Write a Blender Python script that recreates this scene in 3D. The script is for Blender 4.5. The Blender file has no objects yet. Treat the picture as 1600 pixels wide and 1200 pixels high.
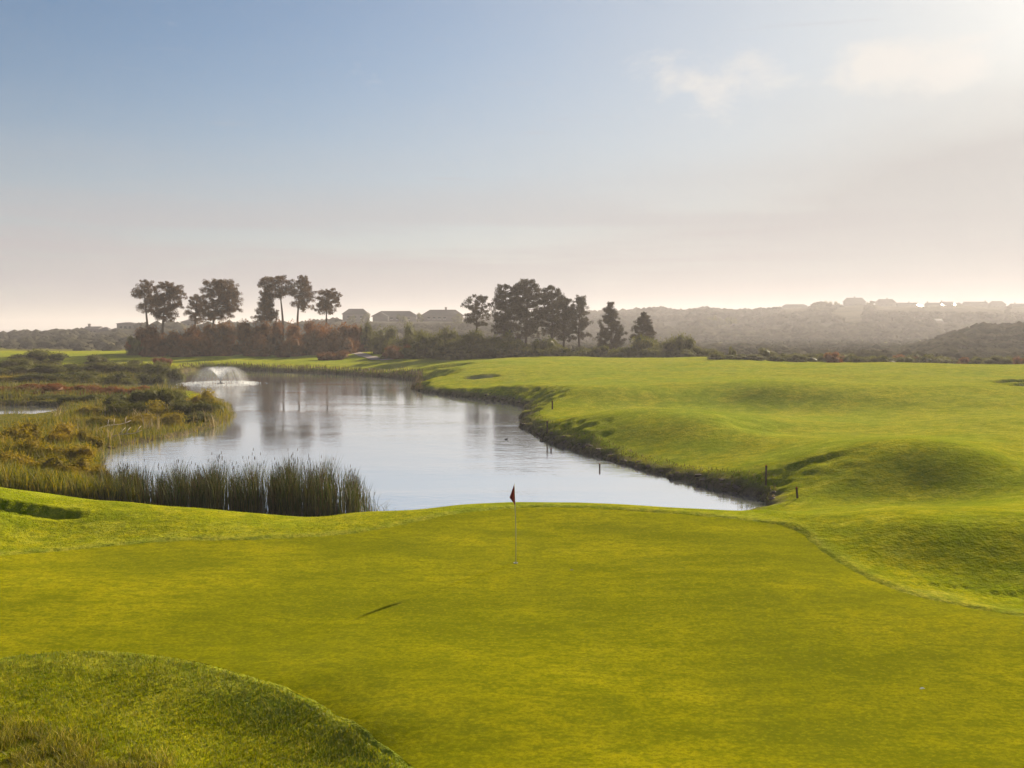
import bpy, math, random
import numpy as np
from mathutils import Vector, Matrix

# ------------------------------------------------------------------ camera, sky, sun, exposure
F, W0, H0 = 1500.0, 1600.0, 1200.0          # focal length and frame in photo pixels
HOR = 512.0                                 # horizon row
CAMZ = 8.6                                  # eye height above the pond
PITCH = -math.atan((600.0 - HOR) / F)
SC = bpy.context.scene
COL = SC.collection

cam_data = bpy.data.cameras.new('camera')
cam = bpy.data.objects.new('camera', cam_data)
COL.objects.link(cam)
cam_data.sensor_width = 36.0
cam_data.lens = 36.0 * F / W0
cam_data.clip_start = 0.1
cam_data.clip_end = 20000
cam.location = (0, 0, CAMZ)
cam.rotation_euler = (math.pi / 2 + PITCH, 0, 0)
SC.camera = cam

SUN_AZ = math.radians(37.0)                 # to the right of straight ahead
SUN_EL = math.radians(21.0)
SUN_DIR = Vector((math.sin(SUN_AZ) * math.cos(SUN_EL), math.cos(SUN_AZ) * math.cos(SUN_EL), math.sin(SUN_EL)))

world = bpy.data.worlds.new('World')
SC.world = world
world.use_nodes = True
nt = world.node_tree
nt.nodes.clear()


def N(t, kind, **kw):
    n = t.nodes.new(kind)
    for k, v in kw.items():
        if k.startswith('i_'):
            n.inputs[k[2:].replace('_', ' ')].default_value = v
        else:
            setattr(n, k, v)
    return n


def L(t, a, b):
    t.links.new(a, b)


def math_node(t, op, a, b=None, clamp=False):
    n = t.nodes.new('ShaderNodeMath')
    n.operation = op
    n.use_clamp = clamp
    for i, v in enumerate((a, b)):
        if v is None:
            continue
        if isinstance(v, (int, float)):
            n.inputs[i].default_value = v
        else:
            t.links.new(v, n.inputs[i])
    return n.outputs[0]


def ramp(t, fac, stops, interp='LINEAR'):
    n = t.nodes.new('ShaderNodeValToRGB')
    n.color_ramp.interpolation = interp
    el = n.color_ramp.elements
    el[0].position, el[0].color = stops[0][0], (*stops[0][1], 1)
    el[1].position, el[1].color = stops[-1][0], (*stops[-1][1], 1)
    for p, c in stops[1:-1]:
        e = el.new(p)
        e.color = (*c, 1)
    if fac is not None:
        t.links.new(fac, n.inputs[0])
    return n.outputs[0]


def mixc(t, fac, a, b, blend='MIX'):
    n = t.nodes.new('ShaderNodeMix')
    n.data_type = 'RGBA'
    n.blend_type = blend
    for s, v in ((n.inputs[0], fac), (n.inputs[6], a), (n.inputs[7], b)):
        if isinstance(v, (int, float)):
            s.default_value = v
        elif isinstance(v, tuple):
            s.default_value = (*v, 1) if len(v) == 3 else v
        else:
            t.links.new(v, s)
    return n.outputs[2]


def maprange(t, v, a, b, c=0.0, d=1.0, smooth=True):
    n = t.nodes.new('ShaderNodeMapRange')
    n.interpolation_type = 'SMOOTHSTEP' if smooth else 'LINEAR'
    t.links.new(v, n.inputs[0])
    n.inputs[1].default_value, n.inputs[2].default_value = a, b
    n.inputs[3].default_value, n.inputs[4].default_value = c, d
    return n.outputs[0]


sky = N(nt, 'ShaderNodeTexSky', sky_type='NISHITA')
sky.sun_disc = False
sky.sun_elevation = SUN_EL
sky.sun_rotation = SUN_AZ
sky.air_density = 1.0
sky.dust_density = 1.2
sky.ozone_density = 2.5
sky.altitude = 10
tc = N(nt, 'ShaderNodeTexCoord')
sep = N(nt, 'ShaderNodeSeparateXYZ')
L(nt, tc.outputs['Generated'], sep.inputs[0])
elev = sep.outputs[2]
dotn = N(nt, 'ShaderNodeVectorMath', operation='DOT_PRODUCT')
L(nt, tc.outputs['Generated'], dotn.inputs[0])
dotn.inputs[1].default_value = SUN_DIR
sund = math_node(nt, 'MAXIMUM', dotn.outputs['Value'], 0.0)
# a thin veil of high cloud: denser low down and round the sun
glow = math_node(nt, 'POWER', sund, 6.0)
glow2 = math_node(nt, 'POWER', sund, 95.0)
# project the view ray on a flat cloud deck
den = math_node(nt, 'ADD', math_node(nt, 'MAXIMUM', elev, 0.0), 0.10)
comb = N(nt, 'ShaderNodeCombineXYZ')
L(nt, math_node(nt, 'DIVIDE', sep.outputs[0], den), comb.inputs[0])
L(nt, math_node(nt, 'DIVIDE', sep.outputs[1], den), comb.inputs[1])
n1 = N(nt, 'ShaderNodeTexNoise', i_Scale=0.55, i_Detail=6.0, i_Roughness=0.55)
L(nt, comb.outputs[0], n1.inputs['Vector'])
lowveil = maprange(nt, elev, 0.0, 0.31, 1.0, 0.0)
veil = math_node(nt, 'ADD', math_node(nt, 'MULTIPLY', lowveil, 0.74), math_node(nt, 'MULTIPLY', glow, 0.85))
veil = math_node(nt, 'ADD', veil, math_node(nt, 'MULTIPLY', math_node(nt, 'SUBTRACT', n1.outputs[0], 0.5), 0.35), clamp=True)
veilcol = mixc(nt, glow, (4.45, 4.45, 4.55), (4.95, 4.8, 4.65))
col = mixc(nt, veil, mixc(nt, 1.0, sky.outputs[0], (0.69, 0.785, 0.84), 'MULTIPLY'), veilcol)
# long flat stratus bands near the horizon
mp = N(nt, 'ShaderNodeMapping')
mp.inputs['Scale'].default_value = (1.6, 1.6, 22.0)
L(nt, tc.outputs['Generated'], mp.inputs['Vector'])
n2 = N(nt, 'ShaderNodeTexNoise', i_Scale=1.1, i_Detail=5.0, i_Roughness=0.5)
L(nt, mp.outputs[0], n2.inputs['Vector'])
band = math_node(nt, 'MULTIPLY', maprange(nt, n2.outputs[0], 0.42, 0.58), maprange(nt, elev, 0.05, 0.19, 0.85, 0.0))
col = mixc(nt, band, col, mixc(nt, glow, (3.9, 3.8, 4.05), (4.9, 4.65, 4.55)))
n4 = N(nt, 'ShaderNodeTexNoise', i_Scale=5.0, i_Detail=5.0, i_Roughness=0.55)
L(nt, mp.outputs[0], n4.inputs['Vector'])
# small cumulus puffs
n3 = N(nt, 'ShaderNodeTexNoise', i_Scale=11.0, i_Detail=8.0, i_Roughness=0.6, i_Distortion=0.25)
mp3 = N(nt, 'ShaderNodeMapping')
mp3.inputs['Scale'].default_value = (1, 1, 1.8)
L(nt, tc.outputs['Generated'], mp3.inputs['Vector'])
L(nt, mp3.outputs[0], n3.inputs['Vector'])


def dirvec(px, py):
    u, v = (px - W0 / 2) / F, (H0 / 2 - py) / F
    return Vector((u, math.cos(PITCH) - v * math.sin(PITCH), math.sin(PITCH) + v * math.cos(PITCH)))


puff = None
for (px, py, sx, amp) in ((1040, 125, 0.040, 0.80), (1120, 150, 0.045, 0.60), (1400, 95, 0.045, 0.78), (1470, 110, 0.04, 0.70), (1345, 80, 0.03, 0.55), (1190, 110, 0.04, 0.42),
                          (-350, 60, 0.08, 0.8), (2300, 160, 0.10, 0.9), (2700, -300, 0.14, 0.8), (600, -900, 0.16, 0.7), (-900, 120, 0.1, 0.8)):
    d = dirvec(px, py).normalized()
    dn = N(nt, 'ShaderNodeVectorMath', operation='SUBTRACT')
    L(nt, tc.outputs['Generated'], dn.inputs[0])
    dn.inputs[1].default_value = d
    sc3 = N(nt, 'ShaderNodeVectorMath', operation='MULTIPLY')
    L(nt, dn.outputs[0], sc3.inputs[0])
    sc3.inputs[1].default_value = (1, 1, 1.9)
    ln = N(nt, 'ShaderNodeVectorMath', operation='LENGTH')
    L(nt, sc3.outputs[0], ln.inputs[0])
    m = maprange(nt, ln.outputs['Value'], 0.0, sx * 2.2, amp, 0.0)
    puff = m if puff is None else math_node(nt, 'MAXIMUM', puff, m)
strat = None
for (px, py, sx, amp) in ((60, 395, 0.20, 0.9), (-500, 380, 0.25, 0.9), (1640, 398, 0.07, 0.8), (500, 425, 0.22, 0.6), (1100, 428, 0.25, 0.6), (2300, 390, 0.25, 0.8), (-1500, 380, 0.3, 0.8)):
    dn = N(nt, 'ShaderNodeVectorMath', operation='SUBTRACT')
    L(nt, tc.outputs['Generated'], dn.inputs[0])
    dn.inputs[1].default_value = dirvec(px, py).normalized()
    sc3 = N(nt, 'ShaderNodeVectorMath', operation='MULTIPLY')
    L(nt, dn.outputs[0], sc3.inputs[0])
    sc3.inputs[1].default_value = (1, 1, 6.0)
    ln = N(nt, 'ShaderNodeVectorMath', operation='LENGTH')
    L(nt, sc3.outputs[0], ln.inputs[0])
    m = maprange(nt, ln.outputs['Value'], 0.0, sx * 1.5, amp, 0.0)
    strat = m if strat is None else math_node(nt, 'MAXIMUM', strat, m)
stm = maprange(nt, math_node(nt, 'ADD', math_node(nt, 'MULTIPLY', strat, 0.5), n4.outputs[0]), 0.62, 0.95, 0.0, 0.75)
col = mixc(nt, stm, col, mixc(nt, glow, (4.0, 3.85, 4.05), (5.0, 4.7, 4.6)))
puffm = math_node(nt, 'SUBTRACT', math_node(nt, 'ADD', math_node(nt, 'MULTIPLY', puff, 0.60), n3.outputs[0]), 0.665)
puffm = maprange(nt, puffm, 0.0, 0.30, 0.0, 0.85)
col = mixc(nt, puffm, col, mixc(nt, glow, (6.9, 6.5, 6.15), (7.4, 7.0, 6.55)))
col = mixc(nt, glow2, col, (12.0, 11.4, 10.6))
bg = N(nt, 'ShaderNodeBackground')
bg.inputs['Strength'].default_value = 0.05
L(nt, col, bg.inputs['Color'])
wo = N(nt, 'ShaderNodeOutputWorld')
L(nt, bg.outputs[0], wo.inputs['Surface'])

sun_data = bpy.data.lights.new('sun', 'SUN')
sun_data.energy = 5.0
sun_data.angle = math.radians(0.6)
sun_data.color = (1.0, 0.87, 0.66)
sun = bpy.data.objects.new('sun', sun_data)
COL.objects.link(sun)
sun.rotation_euler = (-SUN_DIR).to_track_quat('-Z', 'Y').to_euler()
sun.location = (60, 80, 60)

SC.view_settings.view_transform = 'Standard'
SC.view_settings.look = 'None'
SC.view_settings.gamma = 1.0
SC.view_settings.exposure = 1.24
SC.render.engine = 'CYCLES'
cy = SC.cycles
cy.use_denoising = True
cy.max_bounces = 4
cy.diffuse_bounces = 1
cy.glossy_bounces = 2
cy.transmission_bounces = 3
cy.transparent_max_bounces = 16
cy.volume_bounces = 0
cy.use_light_tree = False
cy.use_adaptive_sampling = True
cy.adaptive_threshold = 0.02
world.cycles.sampling_method = 'MANUAL'
world.cycles.sample_map_resolution = 256
cy.sample_clamp_indirect = 4.0
cy.caustics_reflective = False
cy.caustics_refractive = False

# ------------------------------------------------------------------ helpers
RNG = np.random.default_rng(7)
random.seed(7)


def at_z(px, py, z):
    d = dirvec(px, py)
    t = (z - CAMZ) / d.z
    return np.array((d.x * t, d.y * t, z))


def at_d(px, py, D):
    d = dirvec(px, py)
    t = D / d.y
    return np.array((d.x * t, D, CAMZ + d.z * t))


def xy_d(px, D):
    """ground position in image column px at distance D (column taken near the horizon)"""
    d = dirvec(px, HOR + F * 6.5 / D)
    return np.array((d.x / d.y * D, D))


def put(o, label=None, cat=None, group=None, kind=None, parent=None):
    for k, v in (('label', label), ('category', cat), ('group', group), ('kind', kind)):
        if v:
            o[k] = v
    if parent is not None:
        o.parent = parent
    return o


def mesh_np(name, v, faces, mat, smooth=False, attrs=None):
    """v Nx3; faces: list of int arrays each MxK; attrs: {name: Nx4}"""
    me = bpy.data.meshes.new(name)
    v = np.asarray(v, np.float32)
    faces = [np.asarray(f, np.int32) for f in faces if len(f)]
    nl = sum(f.size for f in faces)
    nf = sum(len(f) for f in faces)
    me.vertices.add(len(v))
    me.vertices.foreach_set('co', v.ravel())
    me.loops.add(nl)
    me.loops.foreach_set('vertex_index', np.concatenate([f.ravel() for f in faces]))
    me.polygons.add(nf)
    tot = np.concatenate([np.full(len(f), f.shape[1], np.int32) for f in faces])
    st = np.concatenate(([0], np.cumsum(tot)[:-1])).astype(np.int32)
    me.polygons.foreach_set('loop_start', st)
    try:
        me.polygons.foreach_set('loop_total', tot)
    except Exception:
        pass
    me.polygons.foreach_set('use_smooth', np.full(nf, smooth, bool))
    me.update(calc_edges=True)
    for k, a in (attrs or {}).items():
        at = me.attributes.new(k, 'FLOAT_COLOR', 'POINT')
        at.data.foreach_set('color', np.asarray(a, np.float32).ravel())
    for m in (mat if isinstance(mat, (list, tuple)) else [mat]):
        me.materials.append(m)
    me.validate()
    return me


def link(name, me, loc=(0, 0, 0), rot=(0, 0, 0), scale=(1, 1, 1)):
    o = bpy.data.objects.new(name, me)
    COL.objects.link(o)
    o.location, o.rotation_euler, o.scale = loc, rot, scale
    return o


def empty(name, loc=(0, 0, 0), rz=0.0):
    o = bpy.data.objects.new(name, None)
    COL.objects.link(o)
    o.empty_display_size = 0.2
    o.location = loc
    o.rotation_euler = (0, 0, rz)
    return o


class Geo:
    """collects vertices and faces"""
    def __init__(s):
        s.v, s.t, s.q, s.c, s.n = [], [], [], [], 0

    def add(s, v, t=None, q=None, c=None):
        v = np.asarray(v, float).reshape(-1, 3)
        if t is not None and len(t):
            s.t.append(np.asarray(t, int) + s.n)
        if q is not None and len(q):
            s.q.append(np.asarray(q, int) + s.n)
        s.v.append(v)
        if c is not None:
            c = np.asarray(c, float)
            s.c.append(np.broadcast_to(c, (len(v), 4)) if c.ndim == 1 else c)
        s.n += len(v)

    def box(s, c, d, rz=0.0):
        c, d = np.asarray(c, float), np.asarray(d, float) / 2
        p = np.array([(x, y, z) for x in (-1, 1) for y in (-1, 1) for z in (-1, 1)], float) * d
        cs, sn = math.cos(rz), math.sin(rz)
        p = np.stack((p[:, 0] * cs - p[:, 1] * sn, p[:, 0] * sn + p[:, 1] * cs, p[:, 2]), 1) + c
        s.add(p, q=[(0, 1, 3, 2), (4, 6, 7, 5), (0, 4, 5, 1), (2, 3, 7, 6), (0, 2, 6, 4), (1, 5, 7, 3)])

    def tube(s, pts, rad, sides=6, cap=True):
        pts = np.asarray(pts, float)
        rad = np.broadcast_to(np.asarray(rad, float), (len(pts),))
        tan = np.gradient(pts, axis=0)
        tan /= np.linalg.norm(tan, axis=1)[:, None] + 1e-9
        ref = np.array((0, 0, 1.0)) if abs(tan[:, 2].mean()) < 0.8 else np.array((1.0, 0, 0))
        a = np.cross(tan, ref)
        a /= np.linalg.norm(a, axis=1)[:, None] + 1e-9
        b = np.cross(tan, a)
        th = np.arange(sides) / sides * 2 * math.pi
        ring = pts[:, None] + rad[:, None, None] * (np.cos(th)[None, :, None] * a[:, None] + np.sin(th)[None, :, None] * b[:, None])
        v = ring.reshape(-1, 3)
        n, k = len(pts), sides
        i, j = np.meshgrid(np.arange(n - 1), np.arange(k), indexing='ij')
        q = np.stack((i * k + j, i * k + (j + 1) % k, (i + 1) * k + (j + 1) % k, (i + 1) * k + j), -1).reshape(-1, 4)
        t = []
        if cap:
            v = np.vstack((v, pts[:1], pts[-1:]))
            for j in range(k):
                t.append((n * k, (j + 1) % k, j))
                t.append((n * k + 1, (n - 1) * k + j, (n - 1) * k + (j + 1) % k))
        s.add(v, t=t, q=q)

    def mesh(s, name, mat, smooth=False):
        fs = []
        if s.t:
            fs.append(np.vstack(s.t))
        if s.q:
            fs.append(np.vstack(s.q))
        at = {'tint': np.vstack(s.c)} if s.c else None
        return mesh_np(name, np.vstack(s.v), fs, mat, smooth, at)


def waves(x, y, lam, seed, n=14):
    r = np.random.default_rng(seed)
    out = np.zeros_like(x, dtype=float)
    for _ in range(n):
        a = r.uniform(0, 2 * math.pi)
        k = 2 * math.pi / (lam * r.uniform(0.6, 1.7))
        out += np.sin(k * (x * math.cos(a) + y * math.sin(a)) + r.uniform(0, 6.28))
    return out / math.sqrt(n)


# ------------------------------------------------------------------ materials
def new_mat(name):
    m = bpy.data.materials.new(name)
    m.use_nodes = True
    t = m.node_tree
    t.nodes.clear()
    out = t.nodes.new('ShaderNodeOutputMaterial')
    return m, t, out


def bsdf(t, out, **kw):
    b = t.nodes.new('ShaderNodeBsdfPrincipled')
    for k, v in kw.items():
        b.inputs[k.replace('_', ' ')].default_value = v
    t.links.new(b.outputs[0], out.inputs['Surface'])
    return b


def objco(t, scale=(1, 1, 1)):
    c = t.nodes.new('ShaderNodeNewGeometry')
    m = t.nodes.new('ShaderNodeMapping')
    m.inputs['Scale'].default_value = scale
    t.links.new(c.outputs['Position'], m.inputs['Vector'])
    return m.outputs[0]


def noise(t, vec, scale, detail=4.0, rough=0.55, dist=0.0):
    n = t.nodes.new('ShaderNodeTexNoise')
    n.inputs['Scale'].default_value = scale
    n.inputs['Detail'].default_value = detail
    n.inputs['Roughness'].default_value = rough
    n.inputs['Distortion'].default_value = dist
    if vec is not None:
        t.links.new(vec, n.inputs['Vector'])
    return n.outputs[0]


def bump(t, height, strength, dist, normal=None):
    b = t.nodes.new('ShaderNodeBump')
    b.inputs['Strength'].default_value = strength
    b.inputs['Distance'].default_value = dist
    t.links.new(height, b.inputs['Height'])
    if normal is not None:
        t.links.new(normal, b.inputs['Normal'])
    return b.outputs[0]


def simple(name, colr, rough=0.7, var=0.25, scale=2.0, metallic=0.0, spec=0.3):
    m, t, out = new_mat(name)
    b = bsdf(t, out, Roughness=rough, Metallic=metallic)
    b.inputs['Specular IOR Level'].default_value = spec
    f = noise(t, objco(t), scale, 5.0)
    c = mixc(t, f, tuple(x * (1 - var) for x in colr), tuple(min(1, x * (1 + var)) for x in colr))
    t.links.new(c, b.inputs['Base Color'])
    t.links.new(bump(t, noise(t, objco(t), scale * 8, 3.0), 0.25, 0.02), b.inputs['Normal'])
    return m


# mown and rough grass of the course, with bare soil on the banks and sand in the bunkers
def ground_material():
    m, t, out = new_mat('course_grass')
    b = bsdf(t, out, Roughness=0.85)
    b.inputs['Specular IOR Level'].default_value = 0.0
    p = objco(t)
    at = t.nodes.new('ShaderNodeAttribute')
    at.attribute_name = 'zone'
    zs = t.nodes.new('ShaderNodeSeparateColor')
    t.links.new(at.outputs['Color'], zs.inputs[0])
    soil, rough, marsh = zs.outputs[0], zs.outputs[1], zs.outputs[2]
    sand = at.outputs['Alpha']
    big = noise(t, p, 0.035, 2.0)
    mid = noise(t, p, 0.22, 3.0, 0.6)
    fine = noise(t, p, 2.3, 3.0, 0.7)
    tiny = noise(t, p, 17.0, 2.0, 0.7)
    grain = noise(t, p, 8.0, 2.0, 0.7)
    fair = mixc(t, maprange(t, big, 0.38, 0.62), (0.196, 0.246, 0.022), (0.286, 0.283, 0.025))
    fair = mixc(t, maprange(t, mid, 0.44, 0.62, 0.0, 0.70), fair, (0.369, 0.311, 0.028))
    fair = mixc(t, maprange(t, fine, 0.40, 0.64, 0.0, 0.70), fair, (0.109, 0.152, 0.014))
    rg = mixc(t, maprange(t, mid, 0.38, 0.62), (0.180, 0.220, 0.001), (0.306, 0.275, 0.002))
    rg = mixc(t, maprange(t, fine, 0.42, 0.62, 0.0, 0.70), rg, (0.096, 0.123, 0.001))
    rg = mixc(t, maprange(t, tiny, 0.55, 0.72, 0.0, 0.6), rg, (0.408, 0.330, 0.008))
    g = mixc(t, rough, fair, rg)
    streak = noise(t, p, 0.75, 3.0, 0.65)
    g = mixc(t, maprange(t, streak, 0.48, 0.66, 0.0, 0.45), g, (0.095, 0.135, 0.001))
    g = mixc(t, maprange(t, streak, 0.50, 0.34, 0.0, 0.40), g, (0.390, 0.375, 0.035))
    g = mixc(t, maprange(t, grain, 0.42, 0.66, 0.0, 0.55), g, (0.060, 0.088, 0.001))
    g = mixc(t, maprange(t, tiny, 0.42, 0.70, 0.0, 0.35), g, (0.24, 0.23, 0.004))
    ms = mixc(t, maprange(t, fine, 0.35, 0.7), (0.055, 0.055, 0.012), (0.120, 0.095, 0.030))
    g = mixc(t, marsh, g, ms)
    dirt = mixc(t, maprange(t, fine, 0.3, 0.7), (0.050, 0.036, 0.024), (0.150, 0.110, 0.075))
    sfac = math_node(t, 'MULTIPLY', soil, maprange(t, math_node(t, 'ADD', fine, math_node(t, 'MULTIPLY', soil, 0.6)), 0.55, 0.80))
    g = mixc(t, sfac, g, dirt)
    g = mixc(t, sand, g, (0.42, 0.34, 0.22))
    t.links.new(g, b.inputs['Base Color'])
    t.links.new(bump(t, noise(t, p, 1.4, 5.0, 0.78), 0.7, 0.22), b.inputs['Normal'])
    b.inputs['Sheen Weight'].default_value = 0.10
    b.inputs['Sheen Roughness'].default_value = 0.5
    b.inputs['Sheen Tint'].default_value = (0.74, 0.74, 0.10, 1)
    return m


def green_material():
    m, t, out = new_mat('putting_turf')
    b = bsdf(t, out, Roughness=0.8)
    b.inputs['Specular IOR Level'].default_value = 0.0
    p = objco(t)
    ps = objco(t, (0.45, 1.0, 1.0))
    big = noise(t, p, 0.10, 2.0)
    mid = noise(t, ps, 0.55, 4.0, 0.62)
    fine = noise(t, ps, 4.0, 3.0, 0.7)
    tiny = noise(t, p, 45.0, 1.0, 0.7)
    grain = noise(t, objco(t, (0.8, 1.0, 1.0)), 13.0, 2.0, 0.75)
    c = mixc(t, maprange(t, big, 0.36, 0.64), (0.187, 0.182, 0.001), (0.259, 0.231, 0.002))
    c = mixc(t, maprange(t, mid, 0.46, 0.64, 0.0, 0.75), c, (0.119, 0.127, 0.001))
    c = mixc(t, maprange(t, mid, 0.48, 0.30, 0.0, 0.65), c, (0.322, 0.287, 0.004))
    c = mixc(t, maprange(t, fine, 0.44, 0.62, 0.0, 0.60), c, (0.101, 0.118, 0.001))
    c = mixc(t, maprange(t, grain, 0.46, 0.62, 0.0, 0.52), c, (0.090, 0.097, 0.001))
    c = mixc(t, maprange(t, grain, 0.46, 0.30, 0.0, 0.38), c, (0.351, 0.312, 0.004))
    c = mixc(t, maprange(t, tiny, 0.45, 0.70, 0.0, 0.35), c, (0.079, 0.090, 0.001))
    t.links.new(c, b.inputs['Base Color'])
    t.links.new(bump(t, noise(t, p, 9.0, 3.0, 0.75), 0.35, 0.03), b.inputs['Normal'])
    b.inputs['Sheen Weight'].default_value = 0.05
    b.inputs['Sheen Roughness'].default_value = 0.5
    b.inputs['Sheen Tint'].default_value = (0.74, 0.74, 0.08, 1)
    return m


def leaf_material(name, dark, light, transl=0.35, warm=None):
    """foliage with light and dark clumps; colours vary with position and per piece"""
    m, t, out = new_mat(name)
    oi = t.nodes.new('ShaderNodeObjectInfo')
    p = objco(t)
    f = noise(t, p, 0.8, 2.0, 0.6)
    c = mixc(t, maprange(t, f, 0.32, 0.68), dark, light)
    g = noise(t, p, 7.0, 1.0)
    c = mixc(t, maprange(t, g, 0.3, 0.7, 0.0, 0.5), c, tuple(x * 0.5 for x in dark))
    if warm:
        c = mixc(t, math_node(t, 'MULTIPLY', oi.outputs['Random'], 0.6), c, warm)
    df = t.nodes.new('ShaderNodeBsdfPrincipled')
    df.inputs['Roughness'].default_value = 0.6
    df.inputs['Specular IOR Level'].default_value = 0.15
    t.links.new(c, df.inputs['Base Color'])
    tr = t.nodes.new('ShaderNodeBsdfTranslucent')
    t.links.new(c, tr.inputs['Color'])
    mx = t.nodes.new('ShaderNodeMixShader')
    mx.inputs[0].default_value = transl
    t.links.new(df.outputs[0], mx.inputs[1])
    t.links.new(tr.outputs[0], mx.inputs[2])
    t.links.new(mx.outputs[0], out.inputs['Surface'])
    return m


def blade_material(name, transl=0.45):
    m, t, out = new_mat(name)
    at = t.nodes.new('ShaderNodeAttribute')
    at.attribute_name = 'tint'
    df = t.nodes.new('ShaderNodeBsdfPrincipled')
    df.inputs['Roughness'].default_value = 0.55
    df.inputs['Specular IOR Level'].default_value = 0.2
    g = noise(t, objco(t), 1.5, 1.0)
    c = mixc(t, maprange(t, g, 0.3, 0.7, 0.0, 0.35), at.outputs['Color'], (0.03, 0.035, 0.006))
    t.links.new(c, df.inputs['Base Color'])
    tr = t.nodes.new('ShaderNodeBsdfTranslucent')
    t.links.new(c, tr.inputs['Color'])
    mx = t.nodes.new('ShaderNodeMixShader')
    mx.inputs[0].default_value = transl
    t.links.new(df.outputs[0], mx.inputs[1])
    t.links.new(tr.outputs[0], mx.inputs[2])
    t.links.new(mx.outputs[0], out.inputs['Surface'])
    return m


def water_material():
    m, t, out = new_mat('pond_water')
    b = bsdf(t, out, Roughness=0.07)
    b.inputs['Base Color'].default_value = (0.88, 0.90, 0.93, 1)
    b.inputs['Metallic'].default_value = 0.92
    p = objco(t)
    px = objco(t, (0.6, 1.0, 1.0))
    r1 = noise(t, px, 2.2, 3.0, 0.6)
    r2 = noise(t, px, 0.5, 2.0)
    patch = maprange(t, noise(t, objco(t, (0.5, 1.0, 1.0)), 0.045, 3.0, 0.5, 0.6), 0.40, 0.62, 0.15, 1.0)
    h = math_node(t, 'MULTIPLY', math_node(t, 'ADD', r1, math_node(t, 'MULTIPLY', r2, 1.5)), patch)
    t.links.new(bump(t, h, 0.34, 0.05), b.inputs['Normal'])
    return m


M = {}
M['ground'] = ground_material()
M['green'] = green_material()
M['water'] = water_material()
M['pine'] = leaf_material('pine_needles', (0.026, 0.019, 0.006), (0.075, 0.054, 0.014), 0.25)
M['pine_flare'] = leaf_material('flare_warmed_needles', (0.055, 0.025, 0.006), (0.150, 0.070, 0.014), 0.32)  # left pines: warm cast of the lens flare put into the needle colour
M['bark'] = simple('pine_bark', (0.060, 0.040, 0.028), 0.9, 0.4, 3.0)
M['shrub_brown'] = leaf_material('flare_warmed_foliage', (0.090, 0.038, 0.006), (0.260, 0.100, 0.014), 0.45, (0.26, 0.075, 0.006))  # brown leaves, reddened in colour to carry the flare's warm cast
M['shrub_green'] = leaf_material('olive_foliage', (0.034, 0.042, 0.005), (0.175, 0.165, 0.014), 0.48, (0.13, 0.125, 0.010))
M['shrub_gold'] = leaf_material('golden_foliage', (0.120, 0.105, 0.004), (0.400, 0.290, 0.008), 0.5, (0.34, 0.22, 0.006))
M['blade'] = blade_material('grass_blade')
M['reed'] = blade_material('reed_blade', 0.22)
m_, t_, o_ = new_mat('hill_scrub')
d_ = t_.nodes.new('ShaderNodeBsdfDiffuse')
t_.links.new(mixc(t_, maprange(t_, noise(t_, objco(t_), 0.05, 4.0, 0.7), 0.3, 0.7), (0.028, 0.028, 0.016), (0.085, 0.075, 0.042)), d_.inputs['Color'])
t_.links.new(bump(t_, noise(t_, objco(t_), 0.5, 4.0, 0.7), 1.0, 1.5), d_.inputs['Normal'])
t_.links.new(d_.outputs[0], o_.inputs['Surface'])
M['hill'] = m_
M['path'] = simple('path_gravel', (0.30, 0.23, 0.19), 0.9, 0.2, 1.5)
M['wood'] = simple('weathered_wood', (0.080, 0.045, 0.028), 0.85, 0.4, 9.0)
M['white'] = simple('white_paint', (0.75, 0.74, 0.70), 0.45, 0.08, 6.0)
M['red'] = simple('red_cloth', (0.42, 0.035, 0.020), 0.7, 0.25, 9.0)
M['wall'] = simple('render_wall', (0.15, 0.13, 0.125), 0.85, 0.15, 0.7)
M['roof'] = simple('roof_tile', (0.080, 0.066, 0.060), 0.7, 0.3, 2.0)
M['glass'] = simple('window_glass', (0.03, 0.035, 0.04), 0.08, 0.1, 1.0, 0.0, 0.6)
M['panel'] = simple('bright_sheet', (0.75, 0.74, 0.72), 0.32, 0.1, 0.5, 0.9, 0.5)
M['pole'] = simple('pole_paint', (0.42, 0.40, 0.30), 0.5, 0.1, 6.0)
M['dark'] = simple('dark_plastic', (0.03, 0.03, 0.03), 0.5, 0.2, 5.0)
M['straw'] = simple('dry_wood', (0.42, 0.34, 0.24), 0.8, 0.3, 6.0)

m_, t_, o_ = new_mat('sea_water')
b_ = bsdf(t_, o_, Roughness=0.12)
b_.inputs['Base Color'].default_value = (0.03, 0.04, 0.05, 1)
t_.links.new(bump(t_, noise(t_, objco(t_), 0.05, 6.0), 0.5, 1.5), b_.inputs['Normal'])
M['sea'] = m_

m_, t_, o_ = new_mat('water_spray')
tr_ = t_.nodes.new('ShaderNodeBsdfTransparent')
d1_ = t_.nodes.new('ShaderNodeBsdfTranslucent')
d1_.inputs['Color'].default_value = (0.95, 0.95, 0.95, 1)
d2_ = t_.nodes.new('ShaderNodeBsdfDiffuse')
d2_.inputs['Color'].default_value = (0.9, 0.9, 0.9, 1)
a1_ = t_.nodes.new('ShaderNodeMixShader')
a1_.inputs[0].default_value = 0.5
t_.links.new(d1_.outputs[0], a1_.inputs[1])
t_.links.new(d2_.outputs[0], a1_.inputs[2])
a2_ = t_.nodes.new('ShaderNodeMixShader')
at_ = t_.nodes.new('ShaderNodeAttribute')
at_.attribute_name = 'tint'
t_.links.new(math_node(t_, 'MULTIPLY', at_.outputs['Fac'], maprange(t_, noise(t_, objco(t_), 5.0, 3.0, 0.7), 0.3, 0.7, 0.25, 0.95)), a2_.inputs[0])
t_.links.new(tr_.outputs[0], a2_.inputs[1])
t_.links.new(a1_.outputs[0], a2_.inputs[2])
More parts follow.
